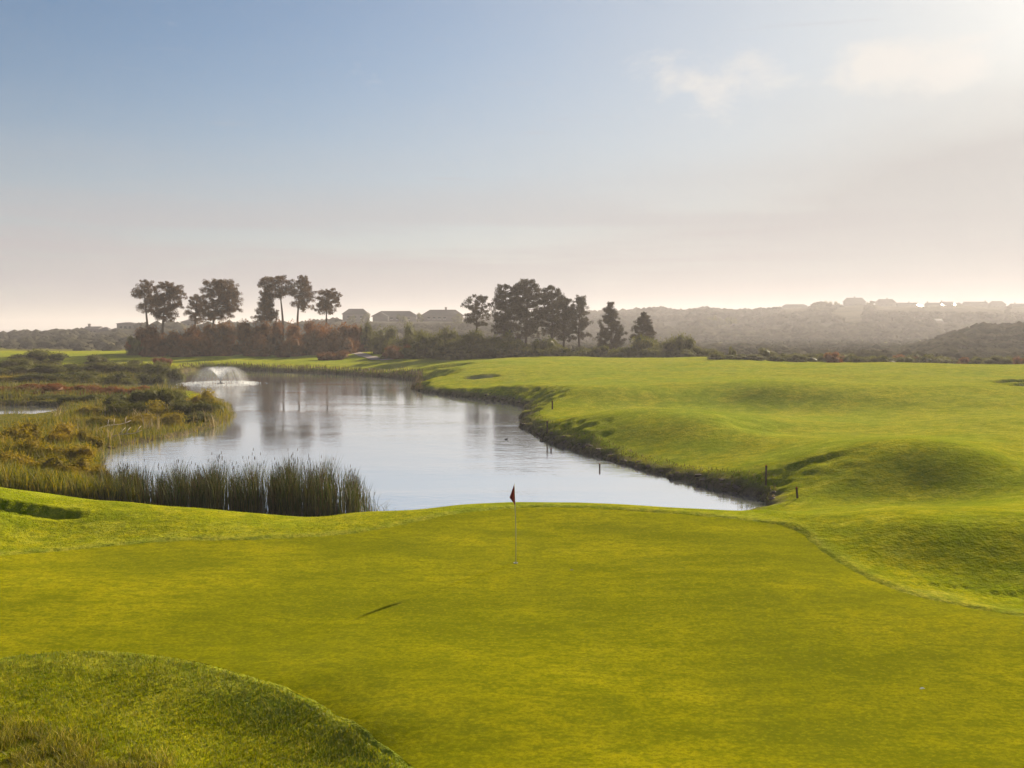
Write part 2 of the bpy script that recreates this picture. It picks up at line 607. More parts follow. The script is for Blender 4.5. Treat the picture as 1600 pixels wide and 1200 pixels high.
t_.links.new(a2_.outputs[0], o_.inputs['Surface'])
M['spray'] = m_

# ------------------------------------------------------------------ terrain
CP = []          # x, y, z control points of the land


def cp(px, py, z):
    CP.append(at_z(px, py, z))


def cpd(px, D, z):
    x, y = xy_d(px, D)
    CP.append(np.array((x, y, z)))


# the green and the ground in front of it
for a in ((800, 1200, 1.9), (400, 1000, 1.97), (800, 1000, 2.0), (1200, 1000, 2.02), (1600, 1010, 2.02), (1500, 1150, 1.95), (1700, 1200, 1.95), (1100, 1120, 1.94),
          (100, 900, 2.1), (-150, 920, 2.15), (400, 900, 2.1), (1100, 900, 2.1), (1000, 830, 2.2), (600, 840, 2.15), (300, 855, 2.1), (1200, 850, 2.16), (805, 876, 2.12), (800, 805, 2.24),
          (640, 795, 2.16), (550, 801, 2.08), (470, 808, 2.0), (400, 803, 2.1), (300, 795, 2.25), (200, 785, 2.4), (100, 775, 2.5), (0, 762, 2.65), (-150, 750, 2.8),
          (720, 788, 2.2), (800, 785, 2.22), (900, 786, 2.2), (1000, 791, 2.15), (1100, 796, 2.1), (1200, 798, 2.02),
          (100, 830, 2.15), (200, 835, 2.15), (0, 850, 2.15),
          (180, 1015, 1.97), (180, 1036, 1.94), (180, 1080, 1.82), (180, 1130, 1.79), (0, 1025, 1.97), (0, 1070, 1.89), (0, 1200, 1.85), (-200, 1100, 1.85),
          (400, 1060, 1.93), (400, 1088, 1.85), (400, 1138, 1.62), (400, 1200, 1.56), (560, 1130, 1.90), (540, 1165, 1.74), (495, 1200, 1.58), (650, 1200, 1.87), (200, 1200, 1.78), (300, 1130, 1.69),
          # hollow and bank right of the green
          (1270, 840, 2.15), (1330, 885, 2.06), (1410, 920, 2.02), (1600, 965, 2.02), (1500, 925, 1.86), (1620, 932, 1.84), (1400, 890, 1.95), (1450, 815, 2.75), (1600, 818, 2.85), (1350, 819, 2.5),
          (1290, 822, 2.25), (1500, 868, 2.25), (1700, 850, 2.6),
          (1400, 797, 1.9), (1300, 792, 1.3), (1500, 788, 1.7), (1640, 780, 1.9),
          # first mound beyond the pond
          (1250, 776, 0.70), (1300, 782, 0.68), (1400, 784, 0.82), (1500, 779, 1.12), (1580, 760, 1.65),
          (1190, 714, 1.2), (1300, 699, 2.15), (1400, 690, 2.68), (1480, 692, 2.8), (1555, 714, 2.4), (1610, 722, 2.0),
          (1300, 678, 1.5), (1450, 672, 1.9), (1600, 690, 2.1), (1600, 650, 2.2), (1180, 672, 1.6),
          # second mound
          (880, 652, 1.25), (940, 643, 1.85), (1000, 637, 2.35), (1060, 641, 2.45), (1110, 655, 2.25), (1160, 675, 1.8), (1210, 690, 1.6), (880, 684, 0.75), (950, 690, 0.8), (1020, 697, 0.85), (1090, 706, 0.95), (1150, 706, 1.1),
          # long ridge
          (880, 628, 1.4), (960, 629, 1.45), (1050, 628, 1.5), (1150, 628, 1.5), (1250, 632, 1.55), (1350, 635, 1.6), (1450, 638, 1.7), (1550, 640, 1.85), (860, 608, 2.2), (930, 608, 2.40), (1010, 606, 2.50), (1100, 605, 2.55), (1200, 607, 2.66), (1300, 608, 2.74), (1400, 606, 2.84), (1500, 603, 2.95), (1620, 620, 2.4),
          (1000, 598, 2.2), (1300, 597, 2.4), (1200, 590, 2.6), (1450, 590, 2.6),
          (800, 600, 1.7), (740, 604, 1.0), (800, 580, 2.3), (1000, 576, 2.6), (1200, 576, 2.75), (1400, 578, 2.8), (1600, 580, 3.0),
          (700, 566, 2.4), (850, 560, 3.0), (1000, 561, 3.1), (1100, 558, 3.25), (1200, 563, 3.1), (1350, 570, 2.95), (1420, 567, 3.1), (1600, 569, 3.2),
          # lawn beyond the pond and rising ground at the left
          (450, 572, 1.0), (450, 558, 1.8), (350, 556, 2.0), (300, 552, 2.2), (550, 561, 1.9), (620, 569, 1.5), (580, 548, 2.9), (540, 551, 2.7), (660, 575, 1.3),
          (150, 549, 2.6), (50, 549, 2.6), (-100, 549, 2.6), (250, 570, 1.1), (120, 590, 0.55), (50, 572, 1.1), (-100, 570, 1.2),
          (100, 690, 0.38), (200, 650, 0.35), (300, 640, 0.3), (50, 720, 0.45), (60, 755, 0.8), (100, 620, 0.35), (-100, 690, 0.5)):
    cp(*a)
for a in ((1350, 172, 1.9), (1450, 172, 1.9), (1600, 168, 2.1), (1200, 190, 1.9), (1000, 197, 2.2), (1750, 165, 2.1), (-200, 42, 1.4), (0, 42.5, 1.3), (1000, 235, 1.6), (1300, 215, 1.2), (1600, 210, 1.2), (850, 240, 2.3), (450, 250, 2.7), (150, 290, 1.0), (1900, 60, 2.2), (1900, 120, 2.8),
          (2200, 30, 2.4), (-600, 30, 2.4), (-600, 80, 1.0), (-500, 200, 2.0), (-900, 300, 1.0), (2300, 200, 1.5), (1500, 320, 0.6), (1000, 340, 0.6), (500, 340, 0.6), (100, 360, 0.6)):
    cpd(*a)
# the ground falls away behind the crest of the green
for px, z1, z2 in ((-120, 2.0, 1.6), (0, 1.75, 1.4), (100, 1.5, 1.1), (200, 1.3, 0.8), (300, 1.0, 0.5), (400, 0.8, 0.35), (470, 0.7, 0.25), (550, 0.8, 0.3), (640, 0.95, 0.4), (720, 1.1, 0.5), (800, 1.15, 0.55),
                   (900, 1.15, 0.55), (1000, 1.05, 0.5), (1100, 0.95, 0.45), (1200, 0.85, 0.5)):
    cpd(px, 38, z1)
    cpd(px, 41, z2)
for th in np.radians((-170, -120, -75, -40, -20, 0, 20, 40, 75, 120, 170)):
    for D, z in ((2.5, 6.6), (8.0, 3.3), (700, 0.3), (1500, -1.0), (4000, -6.0)):
        CP.append(np.array((math.sin(th) * D, math.cos(th) * D, z)))
CP = np.array(CP)


def lp(x, y):
    r = np.maximum(np.hypot(x, y), 0.5)
    return np.stack((np.arctan2(x, y), np.log(r)), -1)


def tps_fit(P, z, lam):
    n = len(P)
    d = np.linalg.norm(P[:, None] - P[None], axis=2)
    K = d * d * np.log(d + 1e-9)
    A = np.zeros((n + 3, n + 3))
    A[:n, :n] = K + lam * np.eye(n)
    A[:n, n] = 1
    A[:n, n + 1:] = P
    A[n:, :n] = A[:n, n:].T
    return np.linalg.solve(A, np.concatenate((z, np.zeros(3))))


CPL = lp(CP[:, 0], CP[:, 1])
TW = tps_fit(CPL, CP[:, 2], 3e-5)


def tps(x, y):
    P = lp(x, y)
    out = TW[-3] + TW[-2] * P[..., 0] + TW[-1] * P[..., 1]
    for i in range(len(CPL)):
        r2 = (P[..., 0] - CPL[i, 0]) ** 2 + (P[..., 1] - CPL[i, 1]) ** 2
        out = out + TW[i] * r2 * 0.5 * np.log(r2 + 1e-18)
    return out


def poly_z0(pts):
    return np.array([at_z(p[0], p[1], 0.0)[:2] if len(p) == 2 else xy_d(p[0], p[2]) for p in pts])


def smooth_poly(P, n=3):
    for _ in range(n):
        Q = np.roll(P, -1, 0)
        P = np.stack((0.75 * P + 0.25 * Q, 0.25 * P + 0.75 * Q), 1).reshape(-1, 2)
    return P


POND = smooth_poly(poly_z0([
    (1207, 795), (1192, 780), (1150, 770), (1100, 760), (1000, 734), (900, 704), (850, 688), (824, 673), (814, 660), (824, 646), (820, 634), (780, 627), (700, 618), (655, 611),
    (640, 606), (684, 602), (668, 597), (620, 591), (560, 586), (480, 582), (400, 579), (330, 577), (290, 578), (268, 588), (150, 598), (150, 606), (268, 607), (300, 611),
    (335, 620), (358, 638), (362, 652), (340, 664), (280, 682), (200, 694), (155, 704), (136, 716), (140, 732), (170, 0, 47.5), (300, 0, 43.8), (400, 0, 42.3), (500, 0, 41.6),
    (600, 0, 41.8), (700, 0, 42.2), (800, 0, 42.5), (900, 0, 42.5), (1000, 0, 42.5), (1100, 0, 43), (1180, 0, 44)]), 2)
POOL = smooth_poly(poly_z0([(-120, 641), (-40, 635), (40, 633), (95, 634), (104, 638), (92, 646), (40, 654), (-60, 656)]), 2)


def sdist(P, x, y):
    """signed distance to polygon, negative inside"""
    shp = x.shape
    x, y = x.ravel(), y.ravel()
    best = np.full(x.shape, 1e18)
    ins = np.zeros(x.shape, bool)
    Q = np.roll(P, -1, 0)
    for (ax, ay), (bx, by) in zip(P, Q):
        dx, dy = bx - ax, by - ay
        tt = np.clip(((x - ax) * dx + (y - ay) * dy) / (dx * dx + dy * dy + 1e-12), 0, 1)
        best = np.minimum(best, (x - ax - tt * dx) ** 2 + (y - ay - tt * dy) ** 2)
        c = ((ay > y) != (by > y)) & (x < (bx - ax) * (y - ay) / (by - ay + 1e-12) + ax)
        ins ^= c
    d = np.sqrt(best)
    return np.where(ins, -d, d).reshape(shp)


def shore_dist(x, y):
    d = np.full(x.shape, 400.0)
    near = (np.abs(x) < 130) & (y > 25) & (y < 260)
    if near.any():
        d[near] = np.minimum(sdist(POND, x[near], y[near]), sdist(POOL, x[near], y[near]))
    return d


# outline of the putting green (plan), in image columns and rows on the green's surface
def gz(px, py):
    z = 2.1
    for _ in range(6):
        p = at_z(px, py, z)
        z = float(tps(np.array(p[0]), np.array(p[1])))
    return at_z(px, py, z)[:2]


GREEN = np.array([gz(*p) for p in ((-60, 868), (60, 858), (180, 848), (290, 839), (380, 840), (470, 836), (560, 829), (640, 813), (700, 801), (750, 794), (820, 789), (900, 790), (1000, 796),
                                   (1100, 803), (1200, 812), (1250, 824), (1272, 841), (1300, 864), (1340, 890), (1410, 921), (1480, 938), (1600, 960), (1750, 985),
                                   (1850, 1060), (1800, 1190), (1500, 1300), (1100, 1320), (800, 1300), (690, 1235), (650, 1198), (560, 1130), (480, 1087), (400, 1058), (300, 1030),
                                   (180, 1013), (60, 1017), (-80, 1040), (-260, 1020), (-300, 940), (-200, 885))])
GREEN = smooth_poly(GREEN, 2)


def bunker_list():
    return [(at_z(10, 814, 2.22), 2.9, 0.48, 0.16), (at_z(752, 587, 1.9), 3.0, 1.3, 0.45), (at_z(1610, 600, 2.75), 4.2, 2.2, 0.8), (at_z(1625, 606, 2.6), 3.4, 1.6, 0.5), (at_z(700, 578, 1.6), 5, 2.0, 0.4),
            (at_z(1470, 916, 1.9), 0.8, 0.09, 0.07), (at_z(1585, 926, 1.86), 0.9, 0.09, 0.07)]


BUNK = bunker_list()


def land(x, y, flat_green=False):
    """height of the land, and zone masks"""
    x, y = np.asarray(x, float), np.asarray(y, float)
    z = np.minimum(tps(x, y), 6.9)
    r = np.hypot(x, y)
    d = shore_dist(x, y)
    dg = np.full(x.shape, 50.0)
    nr = (r < 60) & (np.abs(x) < 45)
    if nr.any():
        dg[nr] = sdist(GREEN, x[nr], y[nr])
    # small unevenness, less on the green
    amp = np.where(dg < 0, 0.25, 1.0)
    z = z + amp * (0.022 * waves(x, y, 4.0, 1) + 0.05 * np.clip(r / 90, 0.2, 1.5) * waves(x, y, 13.0, 2) + 0.10 * np.clip((r - 50) / 120, 0, 1.2) * waves(x, y, 34.0, 3))
    sand = np.zeros(x.shape)
    for (c, rx, ry, dep) in BUNK:
        q = ((x - c[0]) / rx) ** 2 + ((y - c[1]) / ry) ** 2
        k = np.clip(1.6 - q * 1.6, 0, 1)
        k = k * k * (3 - 2 * k)
        z = z - dep * k
        # lip on the far side
        q2 = ((x - c[0]) / (rx * 1.15)) ** 2 + ((y - c[1] - ry * 1.15) / (ry * 0.7)) ** 2
        z = z + dep * 0.55 * np.exp(-q2 * 1.5)
        sand = np.maximum(sand, np.clip(k * 2.5 - 1.2, 0, 1) * (0.7 if dep > 0.42 else 0.0))
    # banks of the water
    pxc = np.where(y > 1, x / np.maximum(y, 1) * F + 800, 5000)
    marsh = np.clip((np.where(r < 105, 380, 300) - pxc) / 30, 0, 1) * np.clip((r - 44) / 4, 0, 1) * np.clip((192 - r) / 12, 0, 1)
    wild = np.clip((pxc - 640) / 60, 0, 1) * np.clip((r - 188) / 8, 0, 1) + np.clip((r - 300) / 30, 0, 1)
    marsh = np.clip(np.maximum(marsh, wild), 0, 1) * (y > 0)
    jit = 0.25 * waves(x, y, 3.0, 5) + 0.18 * waves(x, y, 1.3, 6)
    dj = d + np.clip(r / 80, 0.4, 1.4) * jit
    slope = np.where(y < 50, 0.34, 0.42)
    bank = 0.04 + np.clip(dj, 0, None) * slope + 0.30 * (1 - np.exp(-np.clip(dj, 0, None) / 0.45))
    k = 0.35
    zz = z
    h = np.clip(0.5 + 0.5 * (bank - zz) / k, 0, 1)
    zs = bank * (1 - h) + zz * h - k * h * (1 - h)
    z = np.where(dj < 14, np.maximum(zs, 0.03), np.maximum(z, 0.03 - np.clip((r - 600) / 100, 0, 8)))
    z = np.where(dj < 0, np.maximum(dj * 0.45, -1.2) - 0.01, z)
    soil = np.clip(1.25 - dj / np.where(y < 50, 0.9, 1.1), 0, 1)
    # the surround stands a little above the cut turf of the green
    dgj = dg + 0.03 * waves(x, y, 0.7, 9)
    lip = np.clip(-dgj / 0.35, 0, 1)
    lip = lip * lip * (3 - 2 * lip)
    if not flat_green:
        z = z - 0.045 * np.exp(-(np.clip(dgj, 0, None) / 0.8) ** 2) * np.clip((25 - y) / 3, 0, 1) * np.clip((4 - x) / 3, 0, 1)
        z = z - 0.09 * lip
        z = z + 0.010 * np.exp(-((dgj - 0.12) / 0.16) ** 2)
    fr_ = np.clip((dg + 0.3 * waves(x, y, 2.2, 12) * (y < 24) - np.where(y < 24, 0.35, 0.0)) / np.where(y < 24, 1.1, 0.4), 0, 1)
    rough = np.clip((34 - r) / 4, 0, 1) * fr_
    rough = np.maximum(rough, fr_ * np.clip((70 - r) / 20, 0, 1) * 0.9)
    rough = np.maximum(rough, np.clip(1 - np.abs(dj - 3) / 5.0, 0, 1) * 0.8)
    return z, np.stack((soil, rough, marsh, sand), -1), d, dg


th_f = np.radians(np.linspace(-43, 43, 620))
th_b = np.radians(np.concatenate((np.linspace(45, 180, 24), np.linspace(-180, -45, 24)[1:])))
theta = np.concatenate((th_f, th_b))
rr = np.concatenate((np.exp(np.linspace(math.log(1.2), math.log(12.0), 30)), np.exp(np.linspace(math.log(12.1), math.log(75.0), 300)),
                     np.exp(np.linspace(math.log(75.5), math.log(270.0), 210)), np.exp(np.linspace(math.log(275), math.log(2600.0), 60))))
# columns are straight lines through the eye's foot; keep distance measured straight ahead inside the view
TH, RR = np.meshgrid(theta, rr, indexing='ij')
gx, gy = RR * np.sin(TH), RR * np.cos(TH)
gzv, gzone, gd, gdg = land(gx, gy)
nT, nR = TH.shape
ii, jj = np.meshgrid(np.arange(nT), np.arange(nR - 1), indexing='ij')
i2 = (ii + 1) % nT
quads = np.stack((ii * nR + jj, ii * nR + jj + 1, i2 * nR + jj + 1, i2 * nR + jj), -1).reshape(-1, 4)[:, ::-1]
gv = np.stack((gx, gy, gzv), -1).reshape(-1, 3)
gv = np.vstack((gv, [[0, 0, float(gzv[:, 0].mean())]]))
zc = np.vstack((gzone.reshape(-1, 4), [[0, 1, 0, 0]]))
fan = np.stack((np.full(nT, len(gv) - 1), np.arange(nT) * nR, ((np.arange(nT) + 1) % nT) * nR), -1)[:, ::-1]
ground = link('ground', mesh_np('ground', gv, [quads, fan], M['ground'], True, {'zone': zc}))
put(ground, 'rolling mown grass of the golf course around the pond', None, None, 'structure')


def ground_z(x, y):
    return land(np.atleast_1d(np.asarray(x, float)), np.atleast_1d(np.asarray(y, float)))[0]


# putting green: a finely cut sheet inside its own outline
gc = np.array(((GREEN[:, 0].min() + GREEN[:, 0].max()) / 2, 21.5))
nG, nQ = len(GREEN) * 2, 110
Gd = np.stack((GREEN, (GREEN + np.roll(GREEN, -1, 0)) / 2), 1).reshape(-1, 2)
sr = np.linspace(0.0, 1.0, nQ) ** 0.8
gp = gc[None, None] + (Gd[:, None] - gc) * sr[None, :, None]
gpx, gpy = gp[..., 0], gp[..., 1]
gpz = land(gpx, gpy, True)[0] - 0.045
i, j = np.meshgrid(np.arange(nG), np.arange(nQ - 1), indexing='ij')
gq = np.stack((i * nQ + j, i * nQ + j + 1, ((i + 1) % nG) * nQ + j + 1, ((i + 1) % nG) * nQ + j), -1).reshape(-1, 4)
area = np.sum(Gd[:, 0] * np.roll(Gd[:, 1], -1) - np.roll(Gd[:, 0], -1) * Gd[:, 1])
if area < 0:
    gq = gq[:, ::-1]
green = link('putting_green', mesh_np('putting_green', np.stack((gpx, gpy, gpz), -1).reshape(-1, 3), [gq], M['green'], True))
put(green, 'wide closely mown putting green in the foreground', None, None, 'structure')

# pond surface
pv = [(-150, 38, 0), (45, 38, 0), (45, 207, 0), (-150, 207, 0)]
pond = link('pond', mesh_np('pond', pv, [np.array([(0, 1, 2, 3)])], M['water']))
put(pond, 'calm pond mirroring the pale sky', None, None, 'structure')

# sea at the left horizon
sv = [(-7000, 900, -2.5), (7000, 900, -2.5), (7000, 7000, -2.5), (-7000, 7000, -2.5)]
sea = link('sea', mesh_np('sea', sv, [np.array([(0, 1, 2, 3)])], M['sea']))
put(sea, 'pale sea on the horizon', None, None, 'structure')

# footpath on the far lawn
pp = np.array([gz_ for gz_ in [at_d(534, 545.5, 243)[:2], at_d(545, 548, 237)[:2], at_d(556, 553, 226)[:2], at_d(572, 558.5, 213)[:2], at_d(592, 564, 202)[:2], at_d(606, 566.5, 196)[:2]]])
tt = np.linspace(0, 5, 60)
cx, cy_ = np.interp(tt, range(6), pp[:, 0]), np.interp(tt, range(6), pp[:, 1])
for _ in range(6):
    cx[1:-1] = (cx[:-2] + cx[1:-1] * 2 + cx[2:]) / 4
    cy_[1:-1] = (cy_[:-2] + cy_[1:-1] * 2 + cy_[2:]) / 4
nx_, ny_ = -np.gradient(cy_), np.gradient(cx)
nn = np.hypot(nx_, ny_)
rows = []
for s in np.linspace(-1.4, 1.4, 5):
    X, Y = cx + nx_ / nn * s, cy_ + ny_ / nn * s
    rows.append(np.stack((X, Y, ground_z(X, Y) + 0.10), -1))
pvx = np.stack(rows, 1).reshape(-1, 3)
i, j = np.meshgrid(np.arange(59), np.arange(4), indexing='ij')
pq = np.stack((i * 5 + j, i * 5 + j + 1, (i + 1) * 5 + j + 1, (i + 1) * 5 + j), -1).reshape(-1, 4)
put(link('path', mesh_np('path', pvx, [pq], M['path'], True)), 'pinkish gravel path curving over the far lawn', None, None, 'structure')


# ------------------------------------------------------------------ far hills
def hill(name, prof, D, Db, label, bumps, seed, dens, bs):
    prof = np.array(prof, float)
    cols, rows_ = 260, 46
    px = np.linspace(prof[0, 0], prof[-1, 0], cols)
    py = np.interp(px, prof[:, 0], prof[:, 1])
    k = np.array([1, 2, 3, 2, 1.]) / 9
    py = np.convolve(np.pad(py, 2, mode='edge'), k, 'valid')
    u = np.linspace(0, 1.6, rows_)

    def surf(PX, U):
        PY = np.interp(PX, px, py)
        dist = Db + (D - Db) * U
        X = (PX - W0 / 2) / F * dist
        zr = CAMZ + (HOR - PY) / F * D
        s = np.clip(U, 0, 1)
        s = s * s * (3 - 2 * s) * 0.55 + s * 0.45
        back = np.clip((U - 1) / 0.6, 0, 1)
        z = -1 + (zr + 1) * s * (1 - 0.8 * back ** 2)
        w = np.clip(U / 0.3, 0, 1) * np.clip((1.0 - U) / 0.15, 0.15, 1)
        z = z + w * bumps * (waves(X, dist, 70, seed) + 0.5 * waves(X, dist, 28, seed + 1))
        return np.stack((X, dist, z), -1)

    PX, U = np.meshgrid(px, u, indexing='ij')
    v = surf(PX, U)
    v[..., 2] += 0.35 * waves(v[..., 0], v[..., 1], 9, seed + 2)
    i, j = np.meshgrid(np.arange(cols - 1), np.arange(rows_ - 1), indexing='ij')
    q = np.stack((i * rows_ + j, (i + 1) * rows_ + j, (i + 1) * rows_ + j + 1, i * rows_ + j + 1), -1).reshape(-1, 4)
    put(link(name, mesh_np(name, v.reshape(-1, 3), [q], M['hill'], True)), label, None, None, 'structure')
    # scrub covering the slope: rough leafy lumps
    r = np.random.default_rng(seed + 50)
    n = dens
    a, b = r.uniform(prof[0, 0], prof[-1, 0], n), r.uniform(0.02, 1.06, n)
    c = surf(a, b)
    size = bs * r.uniform(0.5, 1.5, n) * (0.7 + 0.6 * (waves(c[:, 0], c[:, 1], 90, seed + 9) > 0))
    size = np.where(b > 0.86, size * 0.40, size)
    bpx, bpy = c[:, 0] / c[:, 1] * F + 800, HOR - (c[:, 2] + size - CAMZ) / c[:, 1] * F
    keep = b < 0.97
    for (h0, h1, t0, t1) in CLEAR:
        keep &= ~((bpx > h0 - 2) & (bpx < h1 + 2) & (bpy > t0 - 4) & (bpy < t1))
    c, size = c[keep], size[keep]
    n = len(c)
    ico_v, ico_f = ICO
    jit = r.uniform(0.65, 1.3, (n, len(ico_v), 1))
    V = c[:, None] + ico_v[None] * jit * np.stack((size, size, size * 0.7), -1)[:, None]
    V[..., 2] += size[:, None] * 0.25
    T = (ico_f[None] + (np.arange(n) * len(ico_v))[:, None, None]).reshape(-1, 3)
    put(link(name + '_scrub', mesh_np(name + '_scrub', V.reshape(-1, 3), [T], M['hill'], True)), 'dense low scrub covering ' + label, None, None, 'stuff')
    return surf


def icosphere(sub):
    import bmesh
    bm = bmesh.new()
    bmesh.ops.create_icosphere(bm, subdivisions=sub, radius=1.0)
    v = np.array([x.co[:] for x in bm.verts])
    f = np.array([[x.index for x in p.verts] for p in bm.faces])
    bm.free()
    return v, f


ICO = icosphere(1)
ICO2 = icosphere(2)
# plots kept free of tall scrub for the houses (image columns and rows of each)
CLEAR = [(1221, 1260, 475, 485), (1316, 1350, 465, 500), (1366, 1397, 467, 484), (1399, 1450, 473, 485), (1444, 1466, 473, 485), (1467, 1486, 471, 486), (1488, 1502, 473, 486), (1503, 1540, 471, 486), (1542, 1568, 470, 486),
         (1576, 1612, 474, 486), (1278, 1296, 499, 508), (1298, 1313, 483, 492), (1034, 1058, 498, 509), (1122, 1140, 501, 510), (1200, 1222, 504, 513), (1458, 1476, 497, 508), (536, 578, 481, 504), (582, 655, 485, 504),
         (658, 726, 483, 504), (136, 160, 509, 520), (157, 176, 510, 521), (187, 216, 503, 518), (286, 312, 499, 512)]
hill_far = hill('hill', [(420, 512), (560, 503), (700, 499), (850, 493), (900, 491), (980, 488), (1020, 486), (1100, 485), (1190, 488), (1220, 482), (1260, 482), (1300, 479), (1400, 479), (1500, 480),
                         (1600, 481), (1750, 472), (2000, 480)], 1300, 600, 'the long hazy hill with houses on its skyline', 2.4, 11, 32000, 2.9)
hill_near = hill('spur', [(1330, 560), (1400, 548), (1450, 533), (1500, 521), (1530, 511), (1560, 513), (1600, 506), (1750, 498), (2000, 515)], 440, 225, 'the nearer spur at the right edge', 0.7, 23, 8000, 1.7)
hill_mid = hill('knoll', [(420, 515), (500, 506), (540, 502), (600, 503), (660, 502), (730, 502), (800, 508), (860, 515)], 720, 320, 'the knoll behind the shrubs with large houses', 0.5, 31, 5500, 2.3)
hill_left = hill('headland', [(-400, 530), (-100, 530), (0, 529), (40, 521), (90, 518), (130, 520), (170, 516), (220, 512), (300, 508), (450, 508), (560, 515)], 620, 330, 'the low headland at the left', 0.6, 41, 5000, 2.2)
# low heath on the flat between the course and the hills
hr_ = np.random.default_rng(61)
hn = 9000
hpx, hD = hr_.uniform(640, 1850, hn), np.exp(hr_.uniform(math.log(205), math.log(640), hn))
hx, hy = (hpx - 800) / F * hD, hD
hz_ = ground_z(hx, hy)
hs = hr_.uniform(0.7, 2.0, hn) * (0.8 + 0.25 * waves(hx, hy, 60, 63)).clip(0.4, 1.4)
hc = np.stack((hx, hy, hz_ + hs * 0.2), -1)
hV = hc[:, None] + ICO[0][None] * hr_.uniform(0.65, 1.3, (hn, len(ICO[0]), 1)) * np.stack((hs * 1.3, hs * 1.3, hs * 0.8), -1)[:, None]
hT = (ICO[1][None] + (np.arange(hn) * len(ICO[0]))[:, None, None]).reshape(-1, 3)
put(link('heath', mesh_np('heath', hV.reshape(-1, 3), [hT], M['hill'], True)), 'low heath on the flat ground below the hazy hills', None, None, 'stuff')
print('terrain done')


# ------------------------------------------------------------------ vegetation builders
def leaf_tris(r, c, size, aspect=0.45, up=0.0, outward=None):
    """one triangle-pair-free leaf per centre: random oriented triangles"""
    n = len(c)
    d = r.normal(size=(n, 3))
    d[:, 2] += up
    d /= np.linalg.norm(d, axis=1)[:, None]
    e = r.normal(size=(n, 3))
    e -= (e * d).sum(1)[:, None] * d
    e /= np.linalg.norm(e, axis=1)[:, None]
    s = np.asarray(size) * r.uniform(0.6, 1.3, n)
    a = c - d * (s * 0.5)[:, None] + e * (s * aspect * 0.5)[:, None]
    b = c - d * (s * 0.5)[:, None] - e * (s * aspect * 0.5)[:, None]
    t = c + d * (s * 0.6)[:, None]
    return np.stack((a, b, t), 1).reshape(-1, 3), np.arange(n * 3).reshape(-1, 3)


